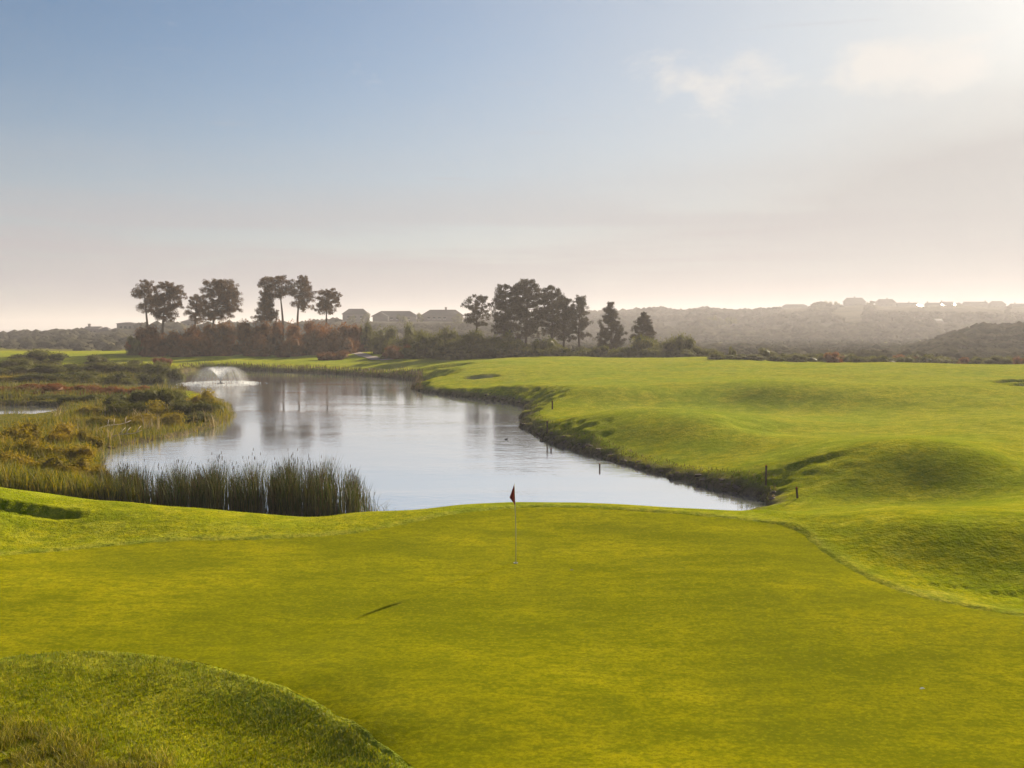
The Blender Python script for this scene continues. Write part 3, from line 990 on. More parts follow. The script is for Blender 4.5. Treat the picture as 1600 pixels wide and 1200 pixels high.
def pine(px_trunk, py_base_ground, py_top, px_l, px_r, py_crown, D, label, seed, lean=0.0, style='umbrella', group=None, density=1.0):
    """a pine given by its outline in the photo and its distance"""
    r = np.random.default_rng(seed)
    mpp = D / F
    if px_trunk < 600:
        D = D + 10
        mpp = D / F
    x0 = (px_trunk - W0 / 2) * mpp
    zb = float(ground_z(x0, D)[0])
    ztop = CAMZ + (HOR - py_top) * mpp
    zc = CAMZ + (HOR - py_crown) * mpp
    Ht, Hc = ztop - zb, zc - zb
    cxl, cxr = (px_l - px_trunk) * mpp, (px_r - px_trunk) * mpp
    cx, cw = (cxl + cxr) / 2, (cxr - cxl) / 2
    root = empty('pine_tree', (x0, D, zb))
    put(root, label, 'tree', group or 'pines beyond the pond')
    # trunk
    g = Geo()
    k = np.linspace(0, 1, 9)
    tx = lean * k ** 1.5 * Ht * 0.1 + cx * 0.7 * k ** 2 + 0.10 * np.sin(k * 5 + seed)
    ty = 0.12 * np.sin(k * 4 + seed * 2)
    tp = np.stack((tx, ty, -0.4 + (Ht * 0.94 + 0.4) * k), -1)
    rad = (0.028 * Ht + 0.06) * (1 - k * 0.85) * 0.75
    g.tube(tp, rad, 7)
    lg = Geo()
    cl, rads = [], []
    nb = int(36 * density)
    for b in range(nb):
        u = (b + r.uniform(0, 1)) / nb
        zz = Hc + (Ht * 0.95 - Hc) * u ** 0.9
        f = min(1, zz / (Ht * 0.94))
        o = np.array((np.interp(f, k, tx), np.interp(f, k, ty), zz - (Ht - Hc) * 0.08))
        if style == 'umbrella':
            w = math.sqrt(max(0.03, 1 - (abs(u - 0.42) / 0.66) ** 2.2))
        elif style == 'cone':
            w = 1.05 - 0.82 * u ** 1.4
            w *= 0.8 + 0.3 * r.uniform()
        else:
            w = math.sqrt(max(0.03, 1 - (abs(u - 0.5) / 0.62) ** 2))
        a = r.uniform(0, 2 * math.pi)
        L_ = cw * w * r.uniform(0.62, 1.0)
        off = cx - o[0]
        e = o + np.array((math.cos(a) * L_ + off * 0.8 * (1 - u * 0.3), math.sin(a) * L_ * 0.9, (0.05 + 0.28 * u) * L_ * (1.0 if style != 'cone' else 0.1) + r.uniform(-0.1, 0.2)))
        e[2] = min(e[2], Ht * 0.985)
        mid = (o + e) / 2 + np.array((0, 0, -0.08 * L_ + 0.1))
        q = np.linspace(0, 1, 5)[:, None]
        bp = (1 - q) ** 2 * o + 2 * q * (1 - q) * mid + q * q * e
        g.tube(bp, np.linspace(0.075, 0.022, 5) * (0.6 + 0.03 * Ht), 4, False)
        m = max(3, int(5.0 * L_ / max(cw, 0.1) * 1.35))
        for s in range(m):
            q1 = r.uniform(0.35, 1.04) if s else 1.0
            p = (1 - q1) ** 2 * o + 2 * q1 * (1 - q1) * mid + q1 * q1 * e
            p = p + r.normal(size=3) * np.array((0.34, 0.34, 0.18)) * (0.3 + 0.06 * Ht)
            cl.append(p)
            rads.append(r.uniform(0.7, 1.25))
    # tufts on the very top, standing up
    for s in range(int(7 * density)):
        a = r.uniform(0, 6.28)
        rr_ = cw * r.uniform(0, 0.55) * (0.3 if style == 'cone' else 1)
        cl.append(np.array((tx[-1] + (cx - tx[-1]) * 0.5 + math.cos(a) * rr_, math.sin(a) * rr_, Ht * r.uniform(0.93, 0.985))))
        rads.append(0.8)
    cl, rads = np.array(cl), np.array(rads)
    tuft = 0.030 * Ht + 0.10
    nn = 62
    n = len(cl) * nn
    off = r.normal(size=(n, 3))
    off /= np.linalg.norm(off, axis=1)[:, None]
    off *= (r.uniform(0, 1, n) ** 0.45)[:, None] * np.array((1.0, 1.0, 0.85)) * tuft
    c = np.repeat(cl, nn, 0) + off * np.repeat(rads, nn)[:, None]
    v, t = leaf_tris(r, c, 0.40 * tuft + 0.07, 0.40, 0.7)
    lg.add(v, t=t)
    put(link('trunk', g.mesh('pine_trunk', M['bark'], True)), parent=root)
    put(link('crown', lg.mesh('pine_crown', M['pine_flare' if px_trunk < 600 else 'pine'])), parent=root)
    return root


def shrub_mesh(name, mat, seed, n=2600, lobes=9, flat=0.75, leaf=0.10, spiky=0.0):
    """leafy shrub about 2 units wide, standing on z = 0"""
    r = np.random.default_rng(seed)
    g = Geo()
    lc = r.normal(size=(lobes, 3)) * np.array((0.42, 0.42, 0.22))
    lc[:, 2] = np.abs(lc[:, 2]) + 0.25
    q = lobes // 2
    lc[:q, 2] = r.uniform(0.0, 0.12, q)
    lc[:q, :2] = np.stack((np.cos(np.arange(q) * 6.28 / q), np.sin(np.arange(q) * 6.28 / q)), -1) * r.uniform(0.35, 0.6, (q, 1))
    lr = r.uniform(0.30, 0.58, lobes)
    for c, q in zip(lc, lr):
        jit = r.uniform(0.75, 1.05, (len(ICO2[0]), 1))
        v = c + ICO2[0] * jit * q * 0.78 * np.array((1, 1, flat))
        v[:, 2] = np.maximum(v[:, 2], -0.12)
        g.add(v, t=ICO2[1])
    k = r.integers(0, lobes, n)
    d = r.normal(size=(n, 3))
    d /= np.linalg.norm(d, axis=1)[:, None]
    d[:, 2] = np.where(d[:, 2] < -0.3, -d[:, 2] * 0.7, d[:, 2])
    c = lc[k] + d * (lr[k] * r.uniform(0.72, 1.12 + spiky, n))[:, None] * np.array((1, 1, flat))
    c[:, 2] = np.maximum(c[:, 2], 0.0)
    v, t = leaf_tris(r, c, leaf, 0.5, 0.5)
    g.add(v, t=t)
    return g.mesh(name, mat)


def blades(r, base, height, width, lean, tint, up_bias=1.0, seg=2):
    """curved tapering blades; returns verts, tris, colours"""
    n = len(base)
    az = r.uniform(0, 2 * math.pi, n)
    la = r.uniform(0, 2 * math.pi, n)
    ln = lean * r.uniform(0.2, 1.0, n) * height
    dx = np.stack((np.cos(az), np.sin(az), np.zeros(n)), -1)
    dl = np.stack((np.cos(la), np.sin(la), np.zeros(n)), -1)
    w = (np.asarray(width) * r.uniform(0.6, 1.3, n))[:, None]
    up = np.array((0, 0, 1.0))
    h = height[:, None]
    m = base + up * h * 0.58 + dl * (ln * 0.30)[:, None]
    t = base + up * h + dl * ln[:, None]
    v = np.stack((base - dx * w / 2, base + dx * w / 2, m - dx * w * 0.4, m + dx * w * 0.4, t), 1)
    k = np.arange(n)[:, None] * 5
    tri = np.stack((k + np.array((0, 1, 3)), k + np.array((0, 3, 2)), k + np.array((2, 3, 4))), 1).reshape(-1, 3)
    col = np.repeat(tint[:, None], 5, 1).reshape(-1, 4)
    return v.reshape(-1, 3), tri, col


def tints(r, n, pal, var=0.25):
    p = np.array(pal)
    c = p[r.integers(0, len(p), n)] * r.uniform(1 - var, 1 + var, (n, 1))
    return np.concatenate((c, np.ones((n, 1))), 1)


def stuff(name, g, mat, label):
    return put(link(name, g.mesh(name, mat)), label, None, None, 'stuff')


# ------------------------------------------------------------------ pines
LG = 'pines on the shrubby rise at the left'
CG = 'pines in the grove right of centre'
for a in (
    (233, 545, 437, 211, 252, 485, 230, 'slender bare-trunked pine, leftmost of all the pines', 1, -0.4, 'umbrella', LG, 0.9),
    (254, 545, 440, 236, 289, 496, 226, 'dense round-crowned pine second from the left', 2, 0.3, 'round', LG, 2.0),
    (305, 545, 459, 288, 326, 500, 232, 'smaller pine leaning into the left side of the widest left-hand crown', 3, 0.2, 'round', LG, 0.9),
    (330, 545, 436, 311, 381, 495, 228, 'widest pine of the left group, with a broad peaked crown', 4, 0.6, 'umbrella', LG, 2.8),
    (417, 545, 455, 398, 437, 498, 226, 'low cone-shaped pine below the high bare-trunked one', 5, 0.0, 'cone', LG, 1.9),
    (443, 545, 430, 403, 463, 463, 230, 'tall pine with long bare trunk and flat wide crown', 6, 0.1, 'umbrella', LG, 1.0),
    (463, 545, 430, 453, 490, 480, 232, 'tall pine whose crown hangs down on its right side', 7, 0.4, 'round', LG, 1.0),
    (510, 545, 450, 492, 536, 487, 228, 'single small round-headed pine at the right end of the left group', 8, 0.1, 'round', LG, 1.1),
    (746, 550, 460, 722, 772, 506, 215, 'open-crowned pine at the left edge of the central grove', 9, -0.2, 'umbrella', CG, 1.0),
    (790, 550, 444, 766, 815, 520, 212, 'tall dark pine at the left of the tight central grove', 10, -0.1, 'round', CG, 2.2),
    (822, 550, 436, 793, 852, 522, 216, 'tallest and broadest pine at the heart of the central grove', 11, 0.1, 'round', CG, 3.0),
    (862, 550, 446, 838, 884, 520, 214, 'tall pine just right of the tallest central one', 12, 0.2, 'round', CG, 2.2),
    (880, 550, 462, 862, 900, 528, 210, 'shorter pine filling the right shoulder of the central grove', 13, 0.1, 'round', CG, 1.8),
    (904, 550, 460, 886, 926, 525, 212, 'thin-stemmed pine with open base at the right of the grove', 14, 0.2, 'umbrella', CG, 1.2),
    (956, 550, 472, 925, 981, 540, 205, 'broad cone-shaped pine standing alone right of the grove', 15, 0.0, 'cone', CG, 3.0),
    (1003, 550, 488, 984, 1027, 528, 208, 'small cone-shaped pine, rightmost of the pines', 16, 0.0, 'cone', CG, 2.2),
):
    pine(*a)

# ------------------------------------------------------------------ shrubs
SHB = [shrub_mesh('flare_warmed_shrub', M['shrub_brown'], 100 + i, 4200, 11, 0.8, 0.075) for i in range(4)]
SHG = [shrub_mesh('olive_shrub', M['shrub_green'], 120 + i, 4200, 11, 0.8, 0.075) for i in range(5)]
SHO = [shrub_mesh('golden_shrub', M['shrub_gold'], 140 + i, 4600, 13, 0.9, 0.10, 0.25) for i in range(3)]
SHR = np.random.default_rng(33)


def shrub(px, py_top, wpx, D, meshes, label, group, name='shrub', depth=1.0):
    mpp = D / F
    x = (px - W0 / 2) * mpp
    zb = float(ground_z(x, D)[0])
    zt = CAMZ + (HOR - py_top) * mpp
    h = max(0.5, zt - zb)
    w = wpx * mpp / 2
    me = meshes[int(SHR.integers(len(meshes)))]
    zmax = max(v.co.z for v in me.vertices)
    xmax = max(abs(v.co.x) for v in me.vertices)
    o = link(name, me, (x, D, zb - 0.04 * h), (0, 0, SHR.uniform(0, 6.28)), (w / xmax * 1.05, w / xmax * depth, h / zmax))
    put(o, label, 'shrub', group)
    return o


ORD = ['leftmost', 'second', 'third', 'fourth', 'fifth', 'sixth', 'seventh', 'eighth', 'ninth', 'tenth', 'eleventh', 'twelfth', 'thirteenth', 'fourteenth', 'fifteenth', 'sixteenth', 'seventeenth', 'eighteenth', 'nineteenth', 'twentieth']


def row(spots, meshes, what, group):
    """a row of bushes, each told apart by its place counted from the left"""
    for k, (px, pt, w, D) in enumerate(sorted(spots)):
        o = 'leftmost' if k == 0 else ('rightmost' if k == len(spots) - 1 else ORD[k] + ' from left')
        me = meshes if isinstance(meshes, list) else meshes()
        shrub(px, pt, w, D, me, what.replace('#', o), group)


# tall dark thicket under the left pines, lens-flare warmth put into its leaf colour
g1 = 'flare-warmed thicket under the left pines'
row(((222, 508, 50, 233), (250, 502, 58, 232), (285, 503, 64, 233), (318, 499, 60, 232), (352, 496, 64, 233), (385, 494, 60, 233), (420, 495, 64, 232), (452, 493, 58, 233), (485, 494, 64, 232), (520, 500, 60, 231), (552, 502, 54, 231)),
    SHB, 'tall brown bush with flare-warmed colour, # in the crest of the thicket under the left pines', g1)
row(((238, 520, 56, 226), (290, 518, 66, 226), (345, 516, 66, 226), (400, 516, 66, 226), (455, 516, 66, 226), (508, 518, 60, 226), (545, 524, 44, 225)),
    SHB, 'brown bush with flare-warmed colour, # in the front of the thicket facing the pond', g1)
shrub(211, 520, 28, 228, SHG, 'small dark shrub at the left end of the tall thicket', None)
shrub(574, 494, 24, 232, SHG, 'pointed dark green shrub between the thicket and the olive bushes', None)
g2 = 'olive bushes between the left pines and the grove'
row(((576, 512, 36, 236), (600, 503, 46, 222), (668, 511, 56, 214), (702, 505, 46, 215), (742, 510, 60, 210), (790, 513, 50, 206), (845, 522, 60, 200)),
    SHG, 'olive bush, # in the crest of the belt left of the central grove', g2)
row(((625, 518, 56, 209), (655, 515, 60, 207), (688, 522, 60, 205), (722, 515, 54, 206), (768, 520, 56, 203), (815, 526, 56, 200), (878, 533, 54, 197)),
    SHG, 'olive bush, # in the middle row of the belt beside the central grove', g2)
row(((622, 536, 50, 201), (655, 532, 58, 200), (700, 538, 66, 198), (740, 533, 60, 199), (780, 536, 60, 197), (825, 540, 56, 194), (858, 542, 50, 193)),
    lambda: SHB if SHR.uniform() < 0.15 else SHG, 'low bush, # in the front row of the belt along the lawn', g2)
shrub(642, 496, 30, 222, SHG, 'upright round-topped bush poking above the olive belt', None)
shrub(607, 545, 34, 202, SHG, 'low dark bush beside the gravel path', None)
g3 = 'bushes along the foot of the central grove'
row(((892, 546, 46, 190), (912, 539, 44, 193), (934, 536, 46, 194), (962, 541, 48, 191), (988, 538, 42, 191), (1022, 542, 54, 187), (1050, 530, 44, 192), (1066, 543, 50, 186), (1090, 538, 40, 190), (1114, 543, 40, 186)),
    SHG, 'dark bush, # along the foot of the central grove', g3)
shrub(1012, 519, 66, 193, SHG, 'rounded bush at the foot of the rightmost pine', None)
shrub(1068, 516, 54, 191, SHG, 'large domed bush right of the rightmost pine', None)
shrub(1197, 541, 32, 172, SHG, 'neat round dark bush on the fairway skyline', None)
shrub(1143, 538, 13, 184, SHG, 'small upright green bush left of the neat round one', None)
g4 = 'low bushes along the far edge of the fairway'
rs = np.random.default_rng(5)
edge = np.array(((1100, 548), (1140, 551), (1180, 555), (1240, 552), (1300, 548), (1340, 551), (1380, 555), (1420, 553), (1450, 554), (1500, 559), (1540, 556), (1600, 555), (1700, 552)))


def hedge(x0, x1, n, what):
    sp = []
    for k in range(n):
        px = x0 + (x1 - x0) * (k + 0.5) / n + rs.uniform(-5, 5)
        sp.append((px, float(np.interp(px, edge[:, 0], edge[:, 1])) + rs.uniform(-3, 4), rs.uniform(26, 44), rs.uniform(164, 184)))
    row(sp, lambda: SHB if rs.uniform() < 0.08 else SHG, what, g4)


hedge(1112, 1190, 9, 'low bush, # of the hedge left of the neat round bush')
hedge(1205, 1330, 14, 'low bush, # of the hedge right of the neat round bush')
hedge(1332, 1470, 14, 'low bush, # of the hedge below the foot of the nearer spur')
hedge(1472, 1640, 15, 'low bush, # of the hedge near the right edge')
shrub(525, 546, 40, 206, SHB, 'low brown clump beside the upper end of the gravel path', None)
shrub(505, 549, 30, 205, SHB, 'smallest brown clump on the far lawn left of the path', None)
# dark bushes at the far left
shrub(64, 543, 84, 190, SHG, 'big dark humped bush at the far left behind the marsh', None)
shrub(14, 556, 76, 180, SHG, 'dark bush at the left edge behind the marsh', None)
shrub(150, 552, 50, 196, SHG, 'small dark bush on the grassy rise behind the marsh', None)
shrub(255, 556, 40, 190, SHB, 'brown bush at the corner of the pond behind the fountain', None)
g5 = 'bushes of the back marsh'
mixm = lambda: SHO if SHR.uniform() < 0.3 else SHG
row(((30, 568, 80, 165), (90, 565, 80, 168), (145, 563, 76, 170), (198, 560, 76, 172), (240, 562, 66, 168), (270, 570, 40, 163)), mixm, 'bush, # in the rear row of the back marsh', g5)
row(((10, 585, 76, 143), (62, 581, 80, 143), (122, 577, 84, 145), (182, 576, 76, 148), (238, 577, 56, 150)), mixm, 'bush, # in the middle row of the back marsh', g5)
row(((20, 598, 80, 124), (85, 597, 86, 121), (150, 600, 80, 119), (205, 601, 56, 118)), SHB, 'dark brown bush, # in the shady band of the marsh', g5)
row(((15, 620, 70, 110), (75, 621, 76, 110), (140, 614, 70, 107)), SHG, 'dark olive bush, # behind the little marsh pool', g5)
g6 = 'bushes of the marsh point'
gm = lambda: SHO if SHR.uniform() < 0.5 else SHG
row(((185, 611, 66, 98), (222, 600, 66, 100), (266, 603, 60, 99), (298, 612, 46, 97)), gm, 'bush, # along the back of the marsh point', g6)
row(((140, 630, 66, 90), (190, 622, 70, 89), (240, 622, 70, 88), (290, 620, 66, 89), (326, 628, 46, 90)), gm, 'bush, # along the middle of the marsh point', g6)
row(((120, 650, 66, 81), (165, 645, 66, 79), (215, 642, 70, 80), (265, 640, 66, 82), (312, 642, 54, 85)), gm, 'bush, # along the water side of the marsh point', g6)
shrub(322, 602, 60, 95, SHO, 'golden rounded bush on the tip of the marsh below the fountain', None)
g7 = 'bushes of the front marsh'
row(((30, 652, 90, 66), (88, 656, 86, 66), (132, 666, 60, 66)), SHO, 'olive gold bush, # in the rear of the front marsh', g7)
row(((8, 672, 86, 58), (62, 677, 90, 57), (112, 687, 74, 57)), SHO, 'golden bush, # in the middle of the front marsh', g7)
row(((20, 696, 90, 52), (72, 704, 86, 51.5), (112, 710, 70, 52), (152, 718, 56, 51)), gm, 'olive gold bush, # nearest the reeds and the green', g7)
row(((10, 726, 74, 48), (58, 732, 74, 47.5), (105, 738, 60, 48), (205, 730, 44, 48)), gm, 'low dark bush, # right behind the crest of the green', g7)

# ------------------------------------------------------------------ reeds and marsh grass
RB = np.random.default_rng(77)


def scatter_px(r, n, px, D, cond=None):
    """points spread over a sector of ground given by image columns and distances"""
    a = r.uniform(px[0], px[1], n)
    d = np.exp(r.uniform(math.log(D[0]), math.log(D[1]), n))
    x, y = (a - W0 / 2) / F * d, d
    z, zone, sd, dg = land(x, y)
    keep = np.ones(n, bool) if cond is None else cond(x, y, z, sd, dg)
    return np.stack((x, y, z), -1)[keep]


# tall reeds at the near shore
n = 17000
a = RB.uniform(150, 590, n)
d = RB.uniform(42.6, 47.2, n)
dens = 0.55 + 0.45 * np.sin(a * 0.075) * np.sin(a * 0.031 + 1) + 0.25 * np.sin(a * 0.21)
keep = RB.uniform(0, 1, n) < np.clip(dens, 0.15, 1) * np.interp(a, (150, 540, 556, 566, 590), (1, 1, 0.7, 0.16, 0.02))
a, d = a[keep], d[keep]
b0 = np.stack(((a - 800) / F * d, d, np.full(len(a), -0.10)), -1)
env = np.interp(a, (150, 190, 230, 300, 400, 500, 540, 562, 590), (1.8, 2.35, 2.0, 2.2, 2.3, 2.4, 2.2, 1.5, 0.9))
env = env * (1 + 0.10 * np.sin(a * 0.11 + 2) + 0.06 * np.sin(a * 0.37))
hh = env * (1 - 0.72 * RB.uniform(0, 1, len(a)) ** 2.2) * RB.uniform(0.92, 1.10, len(a))
g = Geo()
v, t, c = blades(RB, b0, hh, 0.026, 0.30, tints(RB, len(a), ((0.044, 0.070, 0.008), (0.068, 0.086, 0.010), (0.110, 0.080, 0.015), (0.026, 0.042, 0.007), (0.08, 0.042, 0.012), (0.14, 0.13, 0.015))))
g.add(v, t=t, c=c)
tp = RB.choice(len(a), 420, replace=False)         # brown seed heads
for k in tp:
    b = b0[k] + np.array((0, 0, hh[k] * 0.97))
    q = Geo()
    q.tube([b, b + np.array((0.01, 0, 0.14))], [0.014, 0.012], 4)
    g.add(np.vstack(q.v), t=np.vstack(q.t), c=np.array((0.10, 0.055, 0.025, 1)))
    qq = np.vstack(q.q) + g.n - len(np.vstack(q.v))
    g.q.append(qq)
stuff('reed_bed', g, M['reed'], 'tall dark green reeds standing along the near shore of the pond')

# single fan of sedge right of the reeds and at the pond's right corner
def sedge(px, D, h, n, label, name='sedge_tuft', lean=0.9, wx=0.25):
    x, y = (px - 800) / F * D, D
    z = float(ground_z(x, y)[0])
    r = np.random.default_rng(int(px * 7 + D))
    b = np.stack((r.normal(0, wx, n), r.normal(0, 0.12, n), np.zeros(n) - 0.05), -1)
    g = Geo()
    v, t, c = blades(r, b, h * r.uniform(0.5, 1.1, n), 0.022, lean, tints(r, n, ((0.06, 0.08, 0.02), (0.10, 0.10, 0.03), (0.13, 0.10, 0.04))))
    g.add(v, t=t, c=c)
    o = link(name, g.mesh(name, M['blade']), (x, y, max(z, -0.1)))
    put(o, label, 'grass tuft')


sedge(580, 43.4, 1.05, 46, 'sparse arching sedge tuft at the right end of the reeds', wx=0.5)
sedge(1168, 45.6, 0.36, 40, 'small dark sedge tuft at the right corner of the pond', wx=0.22, lean=0.7)
sedge(1183, 45.9, 0.30, 36, 'tiny sedge tuft nearest the right corner of the pond', wx=0.2, lean=0.7)

# marsh grass, in three kinds
inland = lambda x, y, z, sd, dg: (sd > -0.6)
g = Geo()
for (n, px, D, h, w, ln, pal) in (
        (26000, (-60, 370), (58, 108), 0.85, 0.035, 0.5, ((0.15, 0.155, 0.004), (0.25, 0.20, 0.005), (0.08, 0.095, 0.004), (0.32, 0.23, 0.006))),
        (24000, (-60, 215), (43.0, 66), 1.1, 0.03, 0.5, ((0.25, 0.22, 0.005), (0.17, 0.175, 0.005), (0.36, 0.26, 0.006), (0.085, 0.095, 0.005))),
        (12000, (-60, 290), (104, 190), 0.9, 0.06, 0.5, ((0.13, 0.125, 0.008), (0.18, 0.15, 0.010), (0.09, 0.09, 0.008), (0.22, 0.16, 0.012)))):
    b = scatter_px(RB, n, px, D, inland)
    lowx = np.clip((9 - np.abs(b[:, 1] - 91)) / 3.0, 0, 1) * np.clip((112 - (b[:, 0] / b[:, 1] * F + 800)) / 30, 0, 1)      # keep the view to the pool open
    hgt = h * RB.uniform(0.4, 1.25, len(b)) * (0.75 + 0.35 * waves(b[:, 0], b[:, 1], 9, 71)).clip(0.35, 1.5) * (1 - 0.85 * lowx)
    v, t, c = blades(RB, b, hgt, w, ln, tints(RB, len(b), pal))
    g.add(v, t=t, c=c)
stuff('marsh_grass', g, M['blade'], 'olive and gold marsh grass covering the left bank')
g = Geo()
b = scatter_px(RB, 5200, (60, 365), (66, 92), inland)
cl = waves(b[:, 0], b[:, 1], 4, 91) > 1.25
b = b[cl]
v, t, c = blades(RB, b + np.array((0, 0, 0.25)), 1.0 * RB.uniform(0.6, 1.4, len(b)), 0.05, 0.9, tints(RB, len(b), ((0.36, 0.28, 0.15), (0.28, 0.20, 0.08), (0.24, 0.18, 0.06))))
g.add(v, t=t, c=c)
stuff('dry_reeds', g, M['blade'], 'pale dry straw standing in the marsh')
# dead branches at the water's edge
for (px, py, D, ln_, az, label) in ((172, 690, 70.5, 2.2, 0.3, 'bleached dead branch at the waterline in the inner corner of the marsh'),
                                     (150, 676, 76.0, 3.0, 0.9, 'pale forked dead branch caught in the marsh above the waterline')):
    p = at_d(px, py, D)
    root = link('dead_branch', None) if False else None
    g = Geo()
    zb = max(float(ground_z(p[0], p[1])[0]), 0.0)
    s = np.linspace(0, 1, 7)
    base = np.stack((s * ln_ * math.cos(az), s * ln_ * math.sin(az), 0.10 + 0.55 * s + 0.10 * np.sin(s * 6)), -1)
    g.tube(base, np.linspace(0.07, 0.02, 7), 6)
    for q in (2, 3, 5):
        e = base[q] + np.array((0.5 * math.cos(az + 0.9), 0.5 * math.sin(az + 0.9), 0.45))
        g.tube([base[q], (base[q] + e) / 2 + np.array((0, 0, 0.08)), e], [0.04, 0.03, 0.012], 5)
    o = link('dead_branch', g.mesh('dead_branch', M['straw'], True), (p[0], p[1], zb))
    put(o, label, 'branch')

# rough grass around the green and on the near banks
g = Geo()
offgreen = lambda x, y, z, sd, dg: (dg > 0.06) & (sd > 0.5)
grass = ((0.20, 0.23, 0.002), (0.26, 0.25, 0.003), (0.13, 0.17, 0.002), (0.34, 0.29, 0.006))
for (n, px, D, h, w, ln) in ((70000, (-40, 720), (12.5, 19.5), 0.062, 0.010, 0.8), (24000, (-40, 760), (19, 34), 0.032, 0.012, 0.8)):
    b = scatter_px(RB, n, px, D, offgreen)
    v, t, c = blades(RB, b, h * RB.uniform(0.4, 1.3, len(b)), w, ln, tints(RB, len(b), grass))
    g.add(v, t=t, c=c)
stuff('rough_grass', g, M['blade'], 'short rough grass around the putting green and on the banks')
# long tussock grass in the lower left corner
g = Geo()
b = scatter_px(RB, 26000, (-60, 260), (12.6, 16.2), offgreen)
pxs = b[:, 0] / b[:, 1] * F + 800
pys = HOR + (CAMZ - b[:, 2]) / b[:, 1] * F
w_ = np.clip((pys - 1095 - 0.28 * pxs.clip(0, 999) - 25) / 60, 0, 1) * (waves(b[:, 0], b[:, 1], 0.9, 44) > -0.3)
b = b[RB.uniform(0, 1, len(b)) < w_]
v, t, c = blades(RB, b, 0.17 * RB.uniform(0.4, 1.4, len(b)), 0.010, 1.0, tints(RB, len(b), ((0.26, 0.25, 0.003), (0.36, 0.28, 0.008), (0.18, 0.19, 0.003), (0.46, 0.36, 0.05), (0.08, 0.08, 0.003)), 0.4))
g.add(v, t=t, c=c)
stuff('tussock_grass', g, M['blade'], 'long yellowing tussock grass in the lower left corner')
# weeds and stones along the right bank
g = Geo()
bank = lambda x, y, z, sd, dg: (sd > -0.1) & (sd < 1.6) & (x > -8)
b = scatter_px(RB, 60000, (640, 1215), (46, 135), bank)
v, t, c = blades(RB, b, 0.16 * RB.uniform(0.3, 1.4, len(b)), 0.03, 0.9, tints(RB, len(b), ((0.11, 0.13, 0.008), (0.17, 0.15, 0.012), (0.15, 0.095, 0.03), (0.07, 0.08, 0.008))))
g.add(v, t=t, c=c)
b = scatter_px(RB, 40000, (280, 660), (130, 200), lambda x, y, z, sd, dg: (sd > -0.3) & (sd < 2.2))
v, t, c = blades(RB, b, 0.7 * RB.uniform(0.3, 1.4, len(b)), 0.08, 0.6, tints(RB, len(b), ((0.05, 0.05, 0.012), (0.09, 0.06, 0.02), (0.12, 0.075, 0.03))))
g.add(v, t=t, c=c)
stuff('bank_weeds', g, M['blade'], 'dark weeds fringing the banks of the pond')
b = scatter_px(RB, 30000, (640, 1215), (45, 130), lambda x, y, z, sd, dg: (sd > -0.35) & (sd < 0.5) & (x > -8))[:170]
sz = RB.uniform(0.05, 0.22, len(b))
V = b[:, None] + ICO[0][None] * RB.uniform(0.6, 1.2, (len(b), len(ICO[0]), 1)) * np.stack((sz * 1.3, sz, sz * 0.6), -1)[:, None]
T = (ICO[1][None] + (np.arange(len(b)) * len(ICO[0]))[:, None, None]).reshape(-1, 3)
put(link('bank_stones', mesh_np('bank_stones', V.reshape(-1, 3), [T], simple('bank_stone', (0.11, 0.075, 0.055), 0.9, 0.4, 3.0))), 'small brown stones along the waterline of the right bank', None, None, 'stuff')

